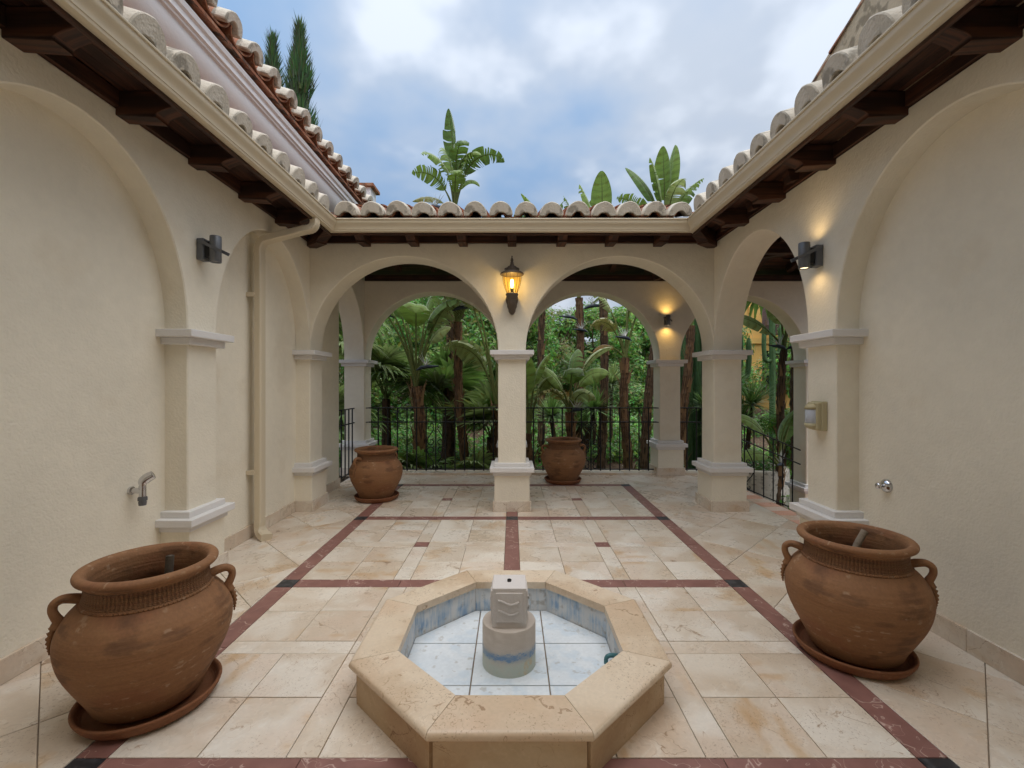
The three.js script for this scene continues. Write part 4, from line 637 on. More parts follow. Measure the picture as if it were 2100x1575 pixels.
// ================================================================ the garden
const groundY = (x, d) => { const f = smooth(9.2, 18, d) * 1.15 + smooth(18, 60, d) * 4.5 - 0.75; return f + (d > 8.5 ? 0.25 * (fbm(x * 0.5 + 40, d * 0.5, 3, 0, 5) - 0.5) : 0) - smooth(3.0, 6.0, x) * 0.55 * (1 - smooth(9, 20, d)); };
{
  const g = new THREE.PlaneGeometry(500, 500, 1, 1), xs = [], ds = [];
  const axis = (lo, hi, core0, core1, step) => { const a = []; for (let v = core0; v <= core1; v += step) a.push(v); for (let v = core1 + 4, s = 4; v < hi; s *= 1.5, v += s) a.push(v); a.push(hi); for (let v = core0 - 4, s = 4; v > lo; s *= 1.5, v -= s) a.unshift(v); a.unshift(lo); return a; };
  const X = axis(-260, 260, -14, 22, 0.5), D = axis(-260, 260, -6, 30, 0.5), pos = [], idx = [];
  for (const d of D) for (const x of X) { const inCourt = d < 8.0; pos.push(x, inCourt ? -1.3 : groundY(x, d), -d); }
  for (let j = 0; j < D.length - 1; j++) for (let i = 0; i < X.length - 1; i++) { const a = j * X.length + i, b = a + X.length; idx.push(a, a + 1, b, b, a + 1, b + 1); }
  const G = new THREE.BufferGeometry(); G.setAttribute('position', new THREE.Float32BufferAttribute(pos, 3)); G.setIndex(idx); G.computeVertexNormals();
  const uv = []; for (let i = 0; i < pos.length; i += 3) uv.push(pos[i], pos[i + 2]); G.setAttribute('uv', new THREE.Float32BufferAttribute(uv, 2));
  const tSoil = tex(1024, (u, v) => mix3(mix3([0.33, 0.26, 0.20], [0.46, 0.37, 0.295], fbm(u * 30, v * 30, 5, 30, 5)), [0.49, 0.42, 0.33], smooth(0.6, 0.75, fbm(u * 70, v * 70, 3, 70, 7))), 1 / 3);
  mat('earth', { map: tSoil, roughness: 1, bumpMap: tStucco, bumpScale: 0.05 });
  structure('ground', plain(G), M.earth);
}
// leaf materials
const tRib = tex(512, (u, v) => 0.5 + 0.35 * Math.sin(u * 2 * Math.PI * 26) * 0.5 + 0.4 * (fbm(u * 40, v * 6, 3, 40, 3, 6) - 0.5), 2.2, false);
const tLeaf = tex(512, (u, v) => { const s = 0.85 + 0.13 * Math.sin(u * 2 * Math.PI * 26) + 0.28 * (fbm(u * 18, v * 5, 4, 18, 5, 5) - 0.5), br = smooth(0.66, 0.8, fbm(u * 9, v * 9, 5, 9, 8)); return mix3([s, s, s], [0.95 * s, 0.78 * s, 0.5 * s], br * 0.7); }, 2.2);
function leafMat(name, c, tr = 0.4) { return mat(name, { map: tLeaf, color: rgb(...c), bumpMap: tRib, bumpScale: 0.004, roughness: 0.97, clearcoat: 0.13, clearcoatRoughness: 0.38, transmission: tr, thickness: 0, side: THREE.DoubleSide }); }
leafMat('paddleDark', [0.18, 0.31, 0.06]); leafMat('paddleMid', [0.31, 0.47, 0.085]); leafMat('paddlePale', [0.50, 0.60, 0.22]); leafMat('paddleYellow', [0.46, 0.43, 0.12]); leafMat('paddleOrange', [0.50, 0.25, 0.06]);
leafMat('stalkGreen', [0.24, 0.28, 0.08], 0); leafMat('fanGreen', [0.25, 0.42, 0.09]); leafMat('fanPale', [0.43, 0.56, 0.19]); leafMat('yuccaGreen', [0.26, 0.45, 0.10]); leafMat('cactusGreen', [0.115, 0.225, 0.085], 0); leafMat('cactusTip', [0.55, 0.42, 0.06], 0);
const tBark = tex(1024, (u, v) => { const f = fbm(u * 12, v * 5, 6, 12, 5, 5), k = smooth(0.42, 0.72, fbm(u * 60, v * 7, 5, 60, 7, 7)), sc = smooth(0.55, 0.75, fbm(u * 10, v * 16, 5, 10, 9, 16)); return mix3(mix3(mix3([0.50, 0.375, 0.27], [0.68, 0.545, 0.41], f), [0.25, 0.19, 0.145], k * 0.75), [0.60, 0.55, 0.47], sc * 0.35); }, 1);
const tBarkBump = tex(1024, (u, v) => 0.6 * fbm(u * 60, v * 7, 5, 60, 7, 7) + 0.4 * fbm(u * 10, v * 16, 5, 10, 9, 16), 1, false);
mat('barkOrange', { map: tBark, color: rgb(0.74, 0.66, 0.59), bumpMap: tBarkBump, bumpScale: 0.06, roughness: 0.95 }); mat('barkBrown', { map: tBark, color: rgb(0.52, 0.50, 0.49), bumpMap: tBarkBump, bumpScale: 0.06, roughness: 0.95 }); mat('barkDark', { map: tBark, color: rgb(0.42, 0.40, 0.40), bumpMap: tBarkBump, bumpScale: 0.04, roughness: 0.95 });
mat('sepal', { color: rgb(0.78, 0.78, 0.74), roughness: 0.97, transmission: 0.25, side: THREE.DoubleSide }); mat('spathe', { color: rgb(0.03, 0.037, 0.055), roughness: 0.45 }); mat('dryHusk', { color: rgb(0.30, 0.17, 0.08), roughness: 0.9, side: THREE.DoubleSide });

const V = (x, y, z) => new THREE.Vector3(x, y, z);
// a leaf in the plane of its azimuth: stalk from the origin, then the blade; returns { blade, stalk }
function paddle(o) {
  const { az, th0, th1, stalk, len, wid, bend, fold = 0.25, tear = 0.3, seed, x0 = [0, 0, 0] } = o, r = rngOf(seed), n = 22;
  let y = 0, z = 0; const sp = [[0, 0, 0]]; for (let i = 1; i <= 8; i++) { const t = lerp(th0, th1, i / 8); y += Math.cos(t) * stalk / 8; z += Math.sin(t) * stalk / 8; sp.push([0, y, z]); }
  const C = [], step = len / n; for (let i = 0; i <= n; i++) { const s = i / n, t = th1 + bend * Math.pow(s, 1.25); C.push({ p: V(0, y, z), c: Math.cos(t), s: Math.sin(t) }); y += Math.cos(t) * step; z += Math.sin(t) * step; }
  const W = (s) => wid * 1.22 * Math.pow(Math.sin(Math.PI * clamp(Math.pow(s, 0.78) * 0.965 + 0.03)), 0.62), roll = (o.roll ?? (r() < 0.5 ? -1 : 1) * (0.45 + 0.6 * r())) * Math.abs(Math.sin(az)), cR = Math.cos(roll), sR = Math.sin(roll), pos = [], uv = [];
  const cuts = Array.from({ length: n + 1 }, (_, i) => [r() < tear && i > 1 && i < n, r() < tear && i > 1 && i < n]);
  for (const side of [0, 1]) {
    const sg = side ? 1 : -1; let dr = 0;
    for (let i = 0; i < n; i++) {
      if (cuts[i][side] || i === 0) dr = (r() - 0.3) * (tear > 0.05 ? 0.8 : 0.15) ;
      const a = cuts[i][side], b = cuts[i + 1][side], rows = [i / n, (i + 1) / n].map((s, e) => {
        const k = C[i + e], w = W(s), out = []; for (let c = 0; c <= 3; c++) { const q = c / 3, f = -fold * sg * 0 + (-fold + 0) + (dr + 0.55) * q * q * 0.9; const lx = Math.cos(f), ln = Math.sin(f); let sh = 0; if (e === 0 && a) sh = step * 0.42 * q; if (e === 1 && b) sh = -step * 0.42 * q; sh += step * 1.1 * q * w / wid * 0.8;
          const P = k.p.clone(), ex = (sg * lx * cR - ln * sR) * w * q, en = (sg * lx * sR + ln * cR) * w * q; P.x += ex; P.y += -k.s * en + k.c * sh; P.z += k.c * en + k.s * sh; out.push([P.x, P.y, P.z, s * len, q * w * 0.4]); } return out; });
      for (let c = 0; c < 3; c++) { const q = side ? [rows[0][c], rows[0][c + 1], rows[1][c + 1], rows[0][c], rows[1][c + 1], rows[1][c]] : [rows[0][c], rows[1][c + 1], rows[0][c + 1], rows[0][c], rows[1][c], rows[1][c + 1]]; for (const v of q) { pos.push(v[0], v[1], v[2]); uv.push(v[3], v[4]); } }
    }
  }
  let blade = new THREE.BufferGeometry(); blade.setAttribute('position', new THREE.Float32BufferAttribute(pos, 3)); blade.setAttribute('uv', new THREE.Float32BufferAttribute(uv, 2)); blade.computeVertexNormals(); blade = toCreasedNormals(blade, 0.9);
  const rib = C.filter((_, i) => i % 3 === 0).map((k) => [k.p.x, k.p.y, k.p.z]);
  let st = merge([tube(sp, (t) => lerp(0.032, 0.016, t), 7), tube(rib, (t) => lerp(0.015, 0.003, t), 5)]);
  for (const G of [blade, st]) { G.rotateY(az); G.translate(...x0); }
  return { blade, stalk: st };
}
function bloom(g, p, az, s = 1) {
  const husk = mesh('flower', tube([[0, -0.03, -0.10], [0, 0.02, 0], [0, 0.04, 0.12], [0, 0.04, 0.22], [0, 0.05, 0.34]].map((v) => v.map((q) => q * s)), (t) => s * (0.009 + 0.030 * Math.sin(Math.PI * Math.pow(t, 0.7))), 8), M.spathe, g); husk.position.set(...p); husk.rotation.y = az;
  const r = rngOf(Math.round(p[0] * 100 + p[1] * 1000)), pet = []; for (let k = 0; k < 9; k++) { const a = lerp(-1.1, 1.1, k / 8) + (r() - 0.5) * 0.3, b = (r() - 0.5) * 0.9, L = (0.20 + r() * 0.10) * s; const G = new THREE.ConeGeometry(0.02 * s, L, 5).translate(0, L / 2, 0).scale(1, 1, 0.35); G.rotateX(a * 0.8 + 0.2); G.rotateZ(b); G.translate(0, 0.055 * s, 0.08 * s); pet.push(G); }
  mesh('sepals', pet, M.sepal, husk);
}
const PM = ['paddleDark', 'paddleMid', 'paddleMid', 'paddlePale'];
// bird-of-paradise tree: trunk of old leaf bases, fan of paddle leaves, black and white flowers
function strelitzia(label, [x, d], trunkTop, lean, rad, bark, leaves, seed, blooms = []) {
  const gy = groundY(x, d), g = thing('strelitzia', label, 'tree', [x, gy, -d], 0, 'giant bird-of-paradise plants'), r = rngOf(seed), H = trunkTop - gy, path = [];
  const NS = Math.max(26, Math.round(H / 0.055)); for (let i = 0; i <= NS; i++) { const t = i / NS; path.push([lean[0] * t + 0.03 * Math.sin(t * 7 + seed), H * t - (i === 0 ? 0.2 : 0), -lean[1] * t]); }
  mesh('trunk', tube(path, (t, i) => rad * 0.9 * (1.12 - 0.22 * t) * (1 + 0.07 * Math.sin(i * 2.1) + 0.16 * (r() - 0.5)), 14), M[bark], g);
  const top = path[NS], husks = [];
  for (let k = 0; k < 34; k++) { const a = r() * 6.28, t = 0.15 + 0.85 * r(), q = path[Math.floor(t * NS)], L = 0.14 + r() * 0.26, G = new THREE.PlaneGeometry(0.05 + r() * 0.05, L, 1, 4).translate(0, L / 2, 0); const p = G.attributes.position; for (let i = 0; i < p.count; i++) { p.setX(i, p.getX(i) * (1 - 0.93 * p.getY(i) / L)); p.setZ(i, (0.2 + 0.5 * (k % 3)) * p.getY(i) * p.getY(i)); } G.rotateX(0.04 + r() * 0.22); G.translate(0, 0, rad * 0.93); G.rotateY(a); G.translate(q[0], q[1] - 0.1, q[2]); husks.push(G); }
  mesh('leaf_base_husks', husks, M.dryHusk, g).userData.kind = 'stuff';
  leaves.forEach((L, i) => { const o = paddle({ seed: seed * 31 + i, x0: [top[0], top[1] - 0.06, top[2]], ...L }), m = mesh('leaf', o.blade, M[L.m || PM[Math.floor(r() * 4)]], g); mesh('leaf_stalk', o.stalk, M[L.sm || 'stalkGreen'], m); });
  for (const [p, az, s] of blooms) bloom(g, [p[0], p[1] - gy, p[2]], az, s);
  return g;
}
// azimuth: 0 towards the camera (+z), pi/2 to the right (+x)
const fan = (seed, n, size, spread = 0.75, extra = {}) => { const r = rngOf(seed); return Array.from({ length: n }, (_, i) => { const s = n > 1 ? i / (n - 1) : 0.5, side = s < 0.5 ? -1 : 1, e = Math.abs(s - 0.5) * 2; return { az: side * (Math.PI / 2 + (r() - 0.5) * 1.4), th0: 0.04 + e * 0.18, th1: 0.08 + e * spread * (0.8 + 0.4 * r()), stalk: size * (0.75 + 0.4 * r()), len: size * (0.85 + 0.35 * r()), wid: size * (0.17 + 0.05 * r()), bend: 0.5 + e * 1.1 + r() * 0.5, fold: 0.15 + r() * 0.25, tear: r() < 0.4 ? 0.02 : 0.15 + r() * 0.35, ...extra }; }); };

strelitzia('bird-of-paradise tree with white flower and orange-brown trunk, left of the left far arch', [-1.80, 9.2], 1.45, [-0.10, 0], 0.135, 'barkOrange', [
  { az: -1.2, th0: 0.1, th1: 0.62, stalk: 1.75, len: 1.1, wid: 0.20, bend: 1.9, tear: 0.75, m: 'paddlePale' }, { az: -1.5, th0: 0.05, th1: 0.30, stalk: 1.45, len: 1.0, wid: 0.24, bend: 0.9, tear: 0.1 },
  { az: 0.2, th0: 0.02, th1: 0.20, stalk: 1.25, len: 0.95, wid: 0.25, bend: 2.7, tear: 0.03, m: 'paddleMid' }, { az: 1.3, th0: 0.06, th1: 0.28, stalk: 1.2, len: 1.1, wid: 0.24, bend: 1.6, tear: 0.12, m: 'paddleDark' },
  { az: 1.7, th0: 0.1, th1: 0.34, stalk: 1.15, len: 1.05, wid: 0.26, bend: 1.5, tear: 0.6, m: 'paddlePale' }, { az: 2.4, th0: 0.1, th1: 0.2, stalk: 1.5, len: 1.0, wid: 0.24, bend: 1.0, tear: 0.3, m: 'paddleMid' }, { az: 1.2, th0: 0.12, th1: 0.5, stalk: 0.95, len: 0.6, wid: 0.15, bend: 1.2, tear: 0.2, m: 'paddlePale' }, { az: -2.3, th0: 0.1, th1: 0.3, stalk: 1.5, len: 1.0, wid: 0.22, bend: 1.2, tear: 0.3 }, { az: 1.4, th0: 0.1, th1: 0.45, stalk: 1.35, len: 1.0, wid: 0.25, bend: 1.1, tear: 0.7, m: 'paddlePale', roll: 0.9 }, { az: -0.8, th0: 0.1, th1: 0.5, stalk: 1.5, len: 0.9, wid: 0.2, bend: 1.6, tear: 0.5, m: 'paddleMid' }], 3, [[[0.02, 1.80, 0.15], 1.45, 1.05], [[-0.62, 2.85, 0], -1.2, 0.8]]);
strelitzia('tall dark-trunked bird-of-paradise tree whose crown rises above the roof', [-1.45, 10.4], 5.35, [0.17, 0], 0.15, 'barkDark', [
  { az: -1.2, th0: -0.02, th1: 0.05, stalk: 1.25, len: 1.15, wid: 0.17, bend: 0.12, tear: 0.12, m: 'paddleDark' }, { az: 1.4, th0: 0.06, th1: 0.42, stalk: 0.95, len: 1.15, wid: 0.18, bend: 2.2, tear: 0.45, m: 'paddleDark' }, { az: -1.5, th0: 0.15, th1: 0.5, stalk: 0.62, len: 0.9, wid: 0.18, bend: 1.5, tear: 0.4, m: 'paddleMid' },
  { az: 0.4, th0: 0.02, th1: 0.12, stalk: 1.0, len: 1.0, wid: 0.18, bend: 2.6, tear: 0.45, m: 'paddleDark' }, { az: 1.0, th0: 0.05, th1: 0.14, stalk: 0.9, len: 0.9, wid: 0.19, bend: 2.4, tear: 0.5, m: 'paddleMid' }, { az: -1.7, th0: 0.4, th1: 1.0, stalk: 0.42, len: 0.75, wid: 0.14, bend: 1.1, tear: 0.3, m: 'paddleYellow' }, { az: 1.6, th0: 0.1, th1: 0.3, stalk: 0.6, len: 0.6, wid: 0.13, bend: 2.6, tear: 0.05, m: 'paddleMid' }, { az: -0.9, th0: 0.05, th1: 0.25, stalk: 0.75, len: 0.95, wid: 0.2, bend: 1.9, tear: 0.5, m: 'paddleMid' }, { az: 2.2, th0: 0.05, th1: 0.2, stalk: 0.9, len: 1.0, wid: 0.2, bend: 1.2, tear: 0.5, m: 'paddleDark' }, { az: 0.2, th0: 0.1, th1: 0.35, stalk: 0.5, len: 0.8, wid: 0.19, bend: 2.3, tear: 0.4, m: 'paddleMid' }, { az: -2.4, th0: 0.05, th1: 0.15, stalk: 1.0, len: 0.9, wid: 0.2, bend: 0.9, tear: 0.4, m: 'paddleMid' }], 5, [[[-0.15, 5.42, 0.1], -1.6, 1.2], [[0.15, 5.2, 0.1], 1.2, 0.8]]);
strelitzia('bird-of-paradise tree with rusty trunk and white flower in the middle of the left far arch', [-0.94, 9.3], 2.75, [-0.18, 0], 0.10, 'barkOrange', [...fan(19, 5, 1.2, 0.55), { az: 1.5, th0: 0.25, th1: 0.7, stalk: 0.7, len: 1.25, wid: 0.25, bend: 1.9, tear: 0.3, m: 'paddlePale' }, { az: -1.5, th0: 0.1, th1: 0.4, stalk: 0.9, len: 1.0, wid: 0.22, bend: 1.5, tear: 0.3 }], 7, [[[-0.14, 2.98, 0.16], 1.5, 1.05]]);
strelitzia('bird-of-paradise clump with pale drooping leaves hidden behind the central column', [-0.30, 9.15], 1.1, [0, 0], 0.10, 'barkOrange', [{ az: -1.5, th0: 0.1, th1: 0.5, stalk: 0.9, len: 0.95, wid: 0.2, bend: 1.6, tear: 0.5, m: 'paddlePale' }, { az: -1.2, th0: 0.1, th1: 0.25, stalk: 1.9, len: 1.0, wid: 0.2, bend: 2.2, tear: 0.35, m: 'paddleYellow' }, { az: -1.3, th0: 0.12, th1: 0.32, stalk: 2.0, len: 1.15, wid: 0.24, bend: 2.3, tear: 0.4, m: 'paddlePale', roll: 1.0 }, { az: -1.45, th0: 0.15, th1: 0.4, stalk: 0.75, len: 0.9, wid: 0.22, bend: 1.3, tear: 0.35, m: 'paddlePale', roll: -0.9 }, { az: 1.4, th0: 0.1, th1: 0.3, stalk: 1.4, len: 1.0, wid: 0.2, bend: 1.4, tear: 0.3, m: 'paddleMid' }, { az: 0.3, th0: 0.02, th1: 0.1, stalk: 1.6, len: 0.9, wid: 0.2, bend: 1.2, tear: 0.2 }], 9);
strelitzia('bird-of-paradise plant with upright leaves at the left edge of the right far arch', [0.34, 8.85], 0.55, [0, 0], 0.08, 'barkOrange', [{ az: -1.0, th0: 0.02, th1: 0.05, stalk: 0.8, len: 0.9, wid: 0.17, bend: 0.2, tear: 0.03, m: 'paddleMid' }, { az: 1.6, th0: 0.1, th1: 0.3, stalk: 0.8, len: 0.5, wid: 0.14, bend: 0.9, tear: 0.2, m: 'paddlePale' }, { az: 1.2, th0: 0.05, th1: 0.16, stalk: 1.0, len: 0.7, wid: 0.15, bend: 0.8, tear: 0.2 }, { az: -1.5, th0: 0.05, th1: 0.2, stalk: 0.7, len: 0.8, wid: 0.15, bend: 0.8, tear: 0.2, m: 'paddleDark' }], 11);
strelitzia('slim ringed trunk on the left of the right far arch, crown above the roof', [0.72, 12.0], 4.5, [0.10, 0], 0.10, 'barkBrown', fan(29, 6, 0.95, 0.55), 13);
strelitzia('bird-of-paradise tree with spiky black flowers high in the right far arch', [1.62, 11.0], 3.55, [-0.02, 0], 0.11, 'barkOrange', [...fan(37, 5, 1.25, 0.35, { tear: 0.25 }), { az: -1.5, th0: 0.2, th1: 0.4, stalk: 0.6, len: 0.6, wid: 0.12, bend: 2.4, tear: 0.1 }, { az: 1.4, th0: 0.0, th1: 0.22, stalk: 1.6, len: 0.95, wid: 0.20, bend: 0.2, tear: 0.02, m: 'paddleMid' }, { az: -1.2, th0: 0.02, th1: 0.12, stalk: 1.6, len: 0.9, wid: 0.13, bend: 0.5, tear: 0.7, m: 'paddleDark' }], 15, [[[0.18, 3.30, 0.13], 1.5, 1.2], [[-0.18, 3.05, 0.13], -1.5, 1.0], [[0.1, 2.75, 0.1], -1.4, 0.9]]);
strelitzia('slender rough trunk right of the middle of the right far arch', [2.06, 10.5], 4.35, [0.04, 0], 0.105, 'barkBrown', [{ az: -1.3, th0: 0.05, th1: 0.32, stalk: 0.8, len: 1.0, wid: 0.2, bend: 0.25, tear: 0.15, m: 'paddleMid' }, { az: -0.4, th0: 0.02, th1: 0.06, stalk: 0.9, len: 1.1, wid: 0.21, bend: 0.15, tear: 0.02, m: 'paddleMid' }, ...fan(41, 4, 0.8, 0.8)], 17);
strelitzia('bird-of-paradise tree with a yellowing leaf at the right of the right far arch', [2.40, 9.6], 2.05, [-0.06, 0], 0.105, 'barkOrange', [{ az: -1.5, th0: 0.12, th1: 0.42, stalk: 1.05, len: 1.15, wid: 0.22, bend: 1.5, tear: 0.45, m: 'paddlePale' }, { az: -1.4, th0: 0.15, th1: 0.55, stalk: 0.65, len: 0.7, wid: 0.16, bend: 2.4, tear: 0.4, m: 'paddleYellow' }, { az: -1.7, th0: 0.3, th1: 1.1, stalk: 0.35, len: 0.5, wid: 0.08, bend: 1.6, tear: 0.1, m: 'paddleOrange' }, { az: 0.6, th0: 0.03, th1: 0.12, stalk: 0.95, len: 0.8, wid: 0.2, bend: 2.5, tear: 0.3, m: 'paddlePale' }, { az: 1.5, th0: 0.1, th1: 0.35, stalk: 1.0, len: 0.9, wid: 0.19, bend: 1.1, tear: 0.5, m: 'paddleMid' }, { az: 2.6, th0: 0.05, th1: 0.2, stalk: 1.2, len: 0.9, wid: 0.19, bend: 1.0, tear: 0.4 }], 19, [[[-0.02, 2.42, 0.14], -1.2, 0.9]]);
strelitzia('shaggy brown double trunk beside the glowing far pier', [2.86, 10.2], 4.7, [0.56, 0.1], 0.105, 'barkBrown', [{ az: 1.0, th0: 0.02, th1: 0.08, stalk: 0.95, len: 1.2, wid: 0.22, bend: 0.12, tear: 0.02, m: 'paddleMid' }, { az: -0.6, th0: 0.03, th1: 0.08, stalk: 0.95, len: 1.15, wid: 0.22, bend: 0.1, tear: 0.02, m: 'paddleMid' }, { az: -1.5, th0: 0.1, th1: 0.42, stalk: 0.85, len: 1.1, wid: 0.2, bend: 0.6, tear: 0.12, m: 'paddleDark' }, { az: 1.6, th0: 0.1, th1: 0.45, stalk: 0.7, len: 0.95, wid: 0.15, bend: 0.5, tear: 0.3, m: 'paddleDark' }, { az: -1.7, th0: 0.2, th1: 0.8, stalk: 0.6, len: 0.8, wid: 0.16, bend: 1.0, tear: 0.6, m: 'paddleMid' }, { az: -1.3, th0: 0.3, th1: 0.9, stalk: 0.8, len: 0.8, wid: 0.15, bend: 0.8, tear: 0.6 }, { az: 0.2, th0: 0.1, th1: 0.3, stalk: 0.7, len: 0.85, wid: 0.2, bend: 1.6, tear: 0.2, m: 'paddlePale' }, { az: -0.9, th0: 0.05, th1: 0.3, stalk: 0.85, len: 1.0, wid: 0.2, bend: 0.3, tear: 0.05, m: 'paddleMid' }, { az: 0.8, th0: 0.15, th1: 0.5, stalk: 0.75, len: 0.8, wid: 0.16, bend: 0.9, tear: 0.5, m: 'paddleMid' }], 21);
strelitzia('low bird-of-paradise clump with broad leaves behind the jar by the central column', [1.16, 9.0], 0.95, [0, 0], 0.11, 'barkOrange', [{ az: -1.3, th0: 0.1, th1: 0.45, stalk: 0.5, len: 0.7, wid: 0.17, bend: 0.9, tear: 0.1, m: 'paddleMid' }, { az: -1.6, th0: 0.2, th1: 0.75, stalk: 0.6, len: 0.7, wid: 0.14, bend: 0.5, tear: 0.02, m: 'paddlePale' }, { az: 0.1, th0: 0.02, th1: 0.25, stalk: 0.62, len: 0.75, wid: 0.21, bend: 2.6, tear: 0.1, m: 'paddleDark' }, { az: 1.2, th0: 0.1, th1: 0.5, stalk: 0.6, len: 0.7, wid: 0.2, bend: 1.7, tear: 0.1, m: 'paddleMid' }, { az: 0.9, th0: 0.15, th1: 0.5, stalk: 0.28, len: 0.62, wid: 0.19, bend: 2.4, tear: 0.06, m: 'paddlePale' }, { az: -1.2, th0: 0.2, th1: 0.7, stalk: 0.35, len: 0.65, wid: 0.14, bend: 1.9, tear: 0.6, m: 'paddleYellow' }, { az: 2.6, th0: 0.05, th1: 0.15, stalk: 0.7, len: 0.7, wid: 0.17, bend: 0.7, tear: 0.1, m: 'paddleDark' }, { az: 1.7, th0: 0.1, th1: 0.4, stalk: 0.8, len: 0.9, wid: 0.15, bend: 1.1, tear: 0.1, m: 'paddlePale' }], 23, [[[0.02, 0.98, 0.16], 0.6, 0.9]]);
strelitzia('bird-of-paradise tree with white flowers beyond the stair railing', [5.45, 9.4], 2.2, [0.08, 0], 0.085, 'barkBrown', [{ az: -1.5, th0: 0.3, th1: 0.9, stalk: 0.5, len: 0.95, wid: 0.17, bend: 0.75, tear: 0.05, m: 'paddlePale' }, { az: -0.9, th0: 0.05, th1: 0.3, stalk: 0.6, len: 0.9, wid: 0.2, bend: 0.4, tear: 0.3, m: 'paddleMid' }, { az: 0.9, th0: 0.03, th1: 0.12, stalk: 0.5, len: 0.95, wid: 0.24, bend: 0.7, tear: 0.2, m: 'paddleDark' }, { az: 1.7, th0: 0.1, th1: 0.35, stalk: 0.6, len: 0.9, wid: 0.2, bend: 0.9, tear: 0.2 }, { az: 2.9, th0: 0.1, th1: 0.3, stalk: 0.6, len: 0.9, wid: 0.2, bend: 0.9, tear: 0.2 }], 25, [[[0.0, 2.22, 0.12], -1.3, 1.0], [[0.16, 2.22, 0.12], 1.3, 0.9]]);
strelitzia('bird-of-paradise clump with broad dark leaves low behind the stair railing', [5.05, 8.75], -0.05, [0, 0], 0.08, 'barkBrown', [{ az: 0.3, th0: 0.03, th1: 0.15, stalk: 0.5, len: 0.85, wid: 0.23, bend: 0.9, tear: 0.1, m: 'paddleDark' }, { az: 1.3, th0: 0.1, th1: 0.3, stalk: 0.9, len: 0.85, wid: 0.2, bend: 0.6, tear: 0.1, m: 'paddleDark' }, { az: -1.5, th0: 0.2, th1: 0.6, stalk: 0.7, len: 0.7, wid: 0.16, bend: 1.0, tear: 0.1, m: 'paddleMid' }, { az: -1.2, th0: 0.4, th1: 1.2, stalk: 0.4, len: 0.7, wid: 0.12, bend: 1.1, tear: 0.05, m: 'paddleMid' }], 27, [[[0, -0.02, 0.14], -0.8, 0.9]]);
strelitzia('bird-of-paradise crown leaning behind the gap right of the far pier', [3.62, 9.9], 2.75, [0.2, 0], 0.1, 'barkOrange', fan(53, 5, 0.9, 0.6), 33);

// fan palms
function frond(o) {
  const { az, th0, th1, stalk, R, droop = 0.5, seed, n = 26 } = o, r = rngOf(seed); let y = 0, z = 0; const sp = [[0, 0, 0]];
  for (let i = 1; i <= 8; i++) { const t = lerp(th0, th1, i / 8); y += Math.cos(t) * stalk / 8; z += Math.sin(t) * stalk / 8; sp.push([0, y, z]); }
  const c = Math.cos(th1 + 0.25), s = Math.sin(th1 + 0.25), T = V(0, c, s), Nn = V(0, -s, c), X = V(1, 0, 0), B = V(0, y, z), pos = [], uv = [];
  for (let k = 0; k < n; k++) {
    const a = lerp(-2.35, 2.35, (k + 0.5) / n), L = R * (0.80 + 0.2 * Math.cos(a * 0.7)) * (0.92 + 0.16 * r()), dir = X.clone().multiplyScalar(Math.sin(a)).addScaledVector(T, Math.cos(a)), per = X.clone().multiplyScalar(Math.cos(a)).addScaledVector(T, -Math.sin(a)), dd = droop * (0.6 + 0.8 * r());
    const row = (q) => { const w = R * 0.062 * (q < 0.55 ? 0.25 + 1.35 * q : 1.0 * (1 - q) / 0.45) , p = B.clone().addScaledVector(dir, L * q); p.y -= dd * R * q * q * q * 0.55; const lift = Nn.clone().multiplyScalar(-w * 0.55); return [p.clone().addScaledVector(per, -w).add(lift), p, p.clone().addScaledVector(per, w).add(lift), q * L]; };
    for (let i = 0; i < 5; i++) { const A = row(i / 5), C = row((i + 1) / 5); for (let e = 0; e < 2; e++) for (const [v, h] of [[A[e], A[3]], [A[e + 1], A[3]], [C[e + 1], C[3]], [A[e], A[3]], [C[e + 1], C[3]], [C[e], C[3]]]) { pos.push(v.x, v.y, v.z); uv.push(k * 0.37 + e * 0.02, h * 0.2); } }
  }
  let b = new THREE.BufferGeometry(); b.setAttribute('position', new THREE.Float32BufferAttribute(pos, 3)); b.setAttribute('uv', new THREE.Float32BufferAttribute(uv, 2)); b.computeVertexNormals();
  const st = tube(sp, (t) => lerp(0.02, 0.011, t), 6); for (const G of [b, st]) G.rotateY(az); return { blade: b, stalk: st };
}
function fanPalm(label, [x, d], baseY, n, R, stalk, seed, spread = 1.0, m = ['fanGreen', 'fanGreen', 'fanPale'], droop = 0.5) {
  const gy = groundY(x, d), g = thing('fan_palm', label, 'palm', [x, gy, -d], 0, 'fan palms'), r = rngOf(seed), b = baseY - gy;
  mesh('trunk', tube([[0, -0.2, 0], [0.01, b * 0.5, 0], [0, b + 0.05, 0]], (t) => 0.12 * (1.1 - 0.3 * t), 12), M.barkDark, g);
  for (let i = 0; i < n; i++) { const e = (i + 0.5) / n, o = frond({ az: i % 3 === 0 ? i * 2.4 + r() : (r() - 0.5) * 3.4, th0: 0.1 + e * 0.5 * spread, th1: 0.25 + e * 1.0 * spread, stalk: stalk * (0.8 + 0.4 * r()), R: R * (0.85 + 0.3 * r()), droop: droop * (0.5 + r()), seed: seed * 77 + i }), f = mesh('frond', o.blade, M[m[Math.floor(r() * m.length)]], g); mesh('frond_stalk', o.stalk, M.stalkGreen, f); for (const q of [f]) q.position.y = b; }
}
fanPalm('dark fan palm filling the left side of the left far arch', [-2.95, 10.8], 1.1, 10, 0.95, 0.9, 3, 1.0, ['fanGreen', 'fanGreen', 'fanPale'], 0.6);
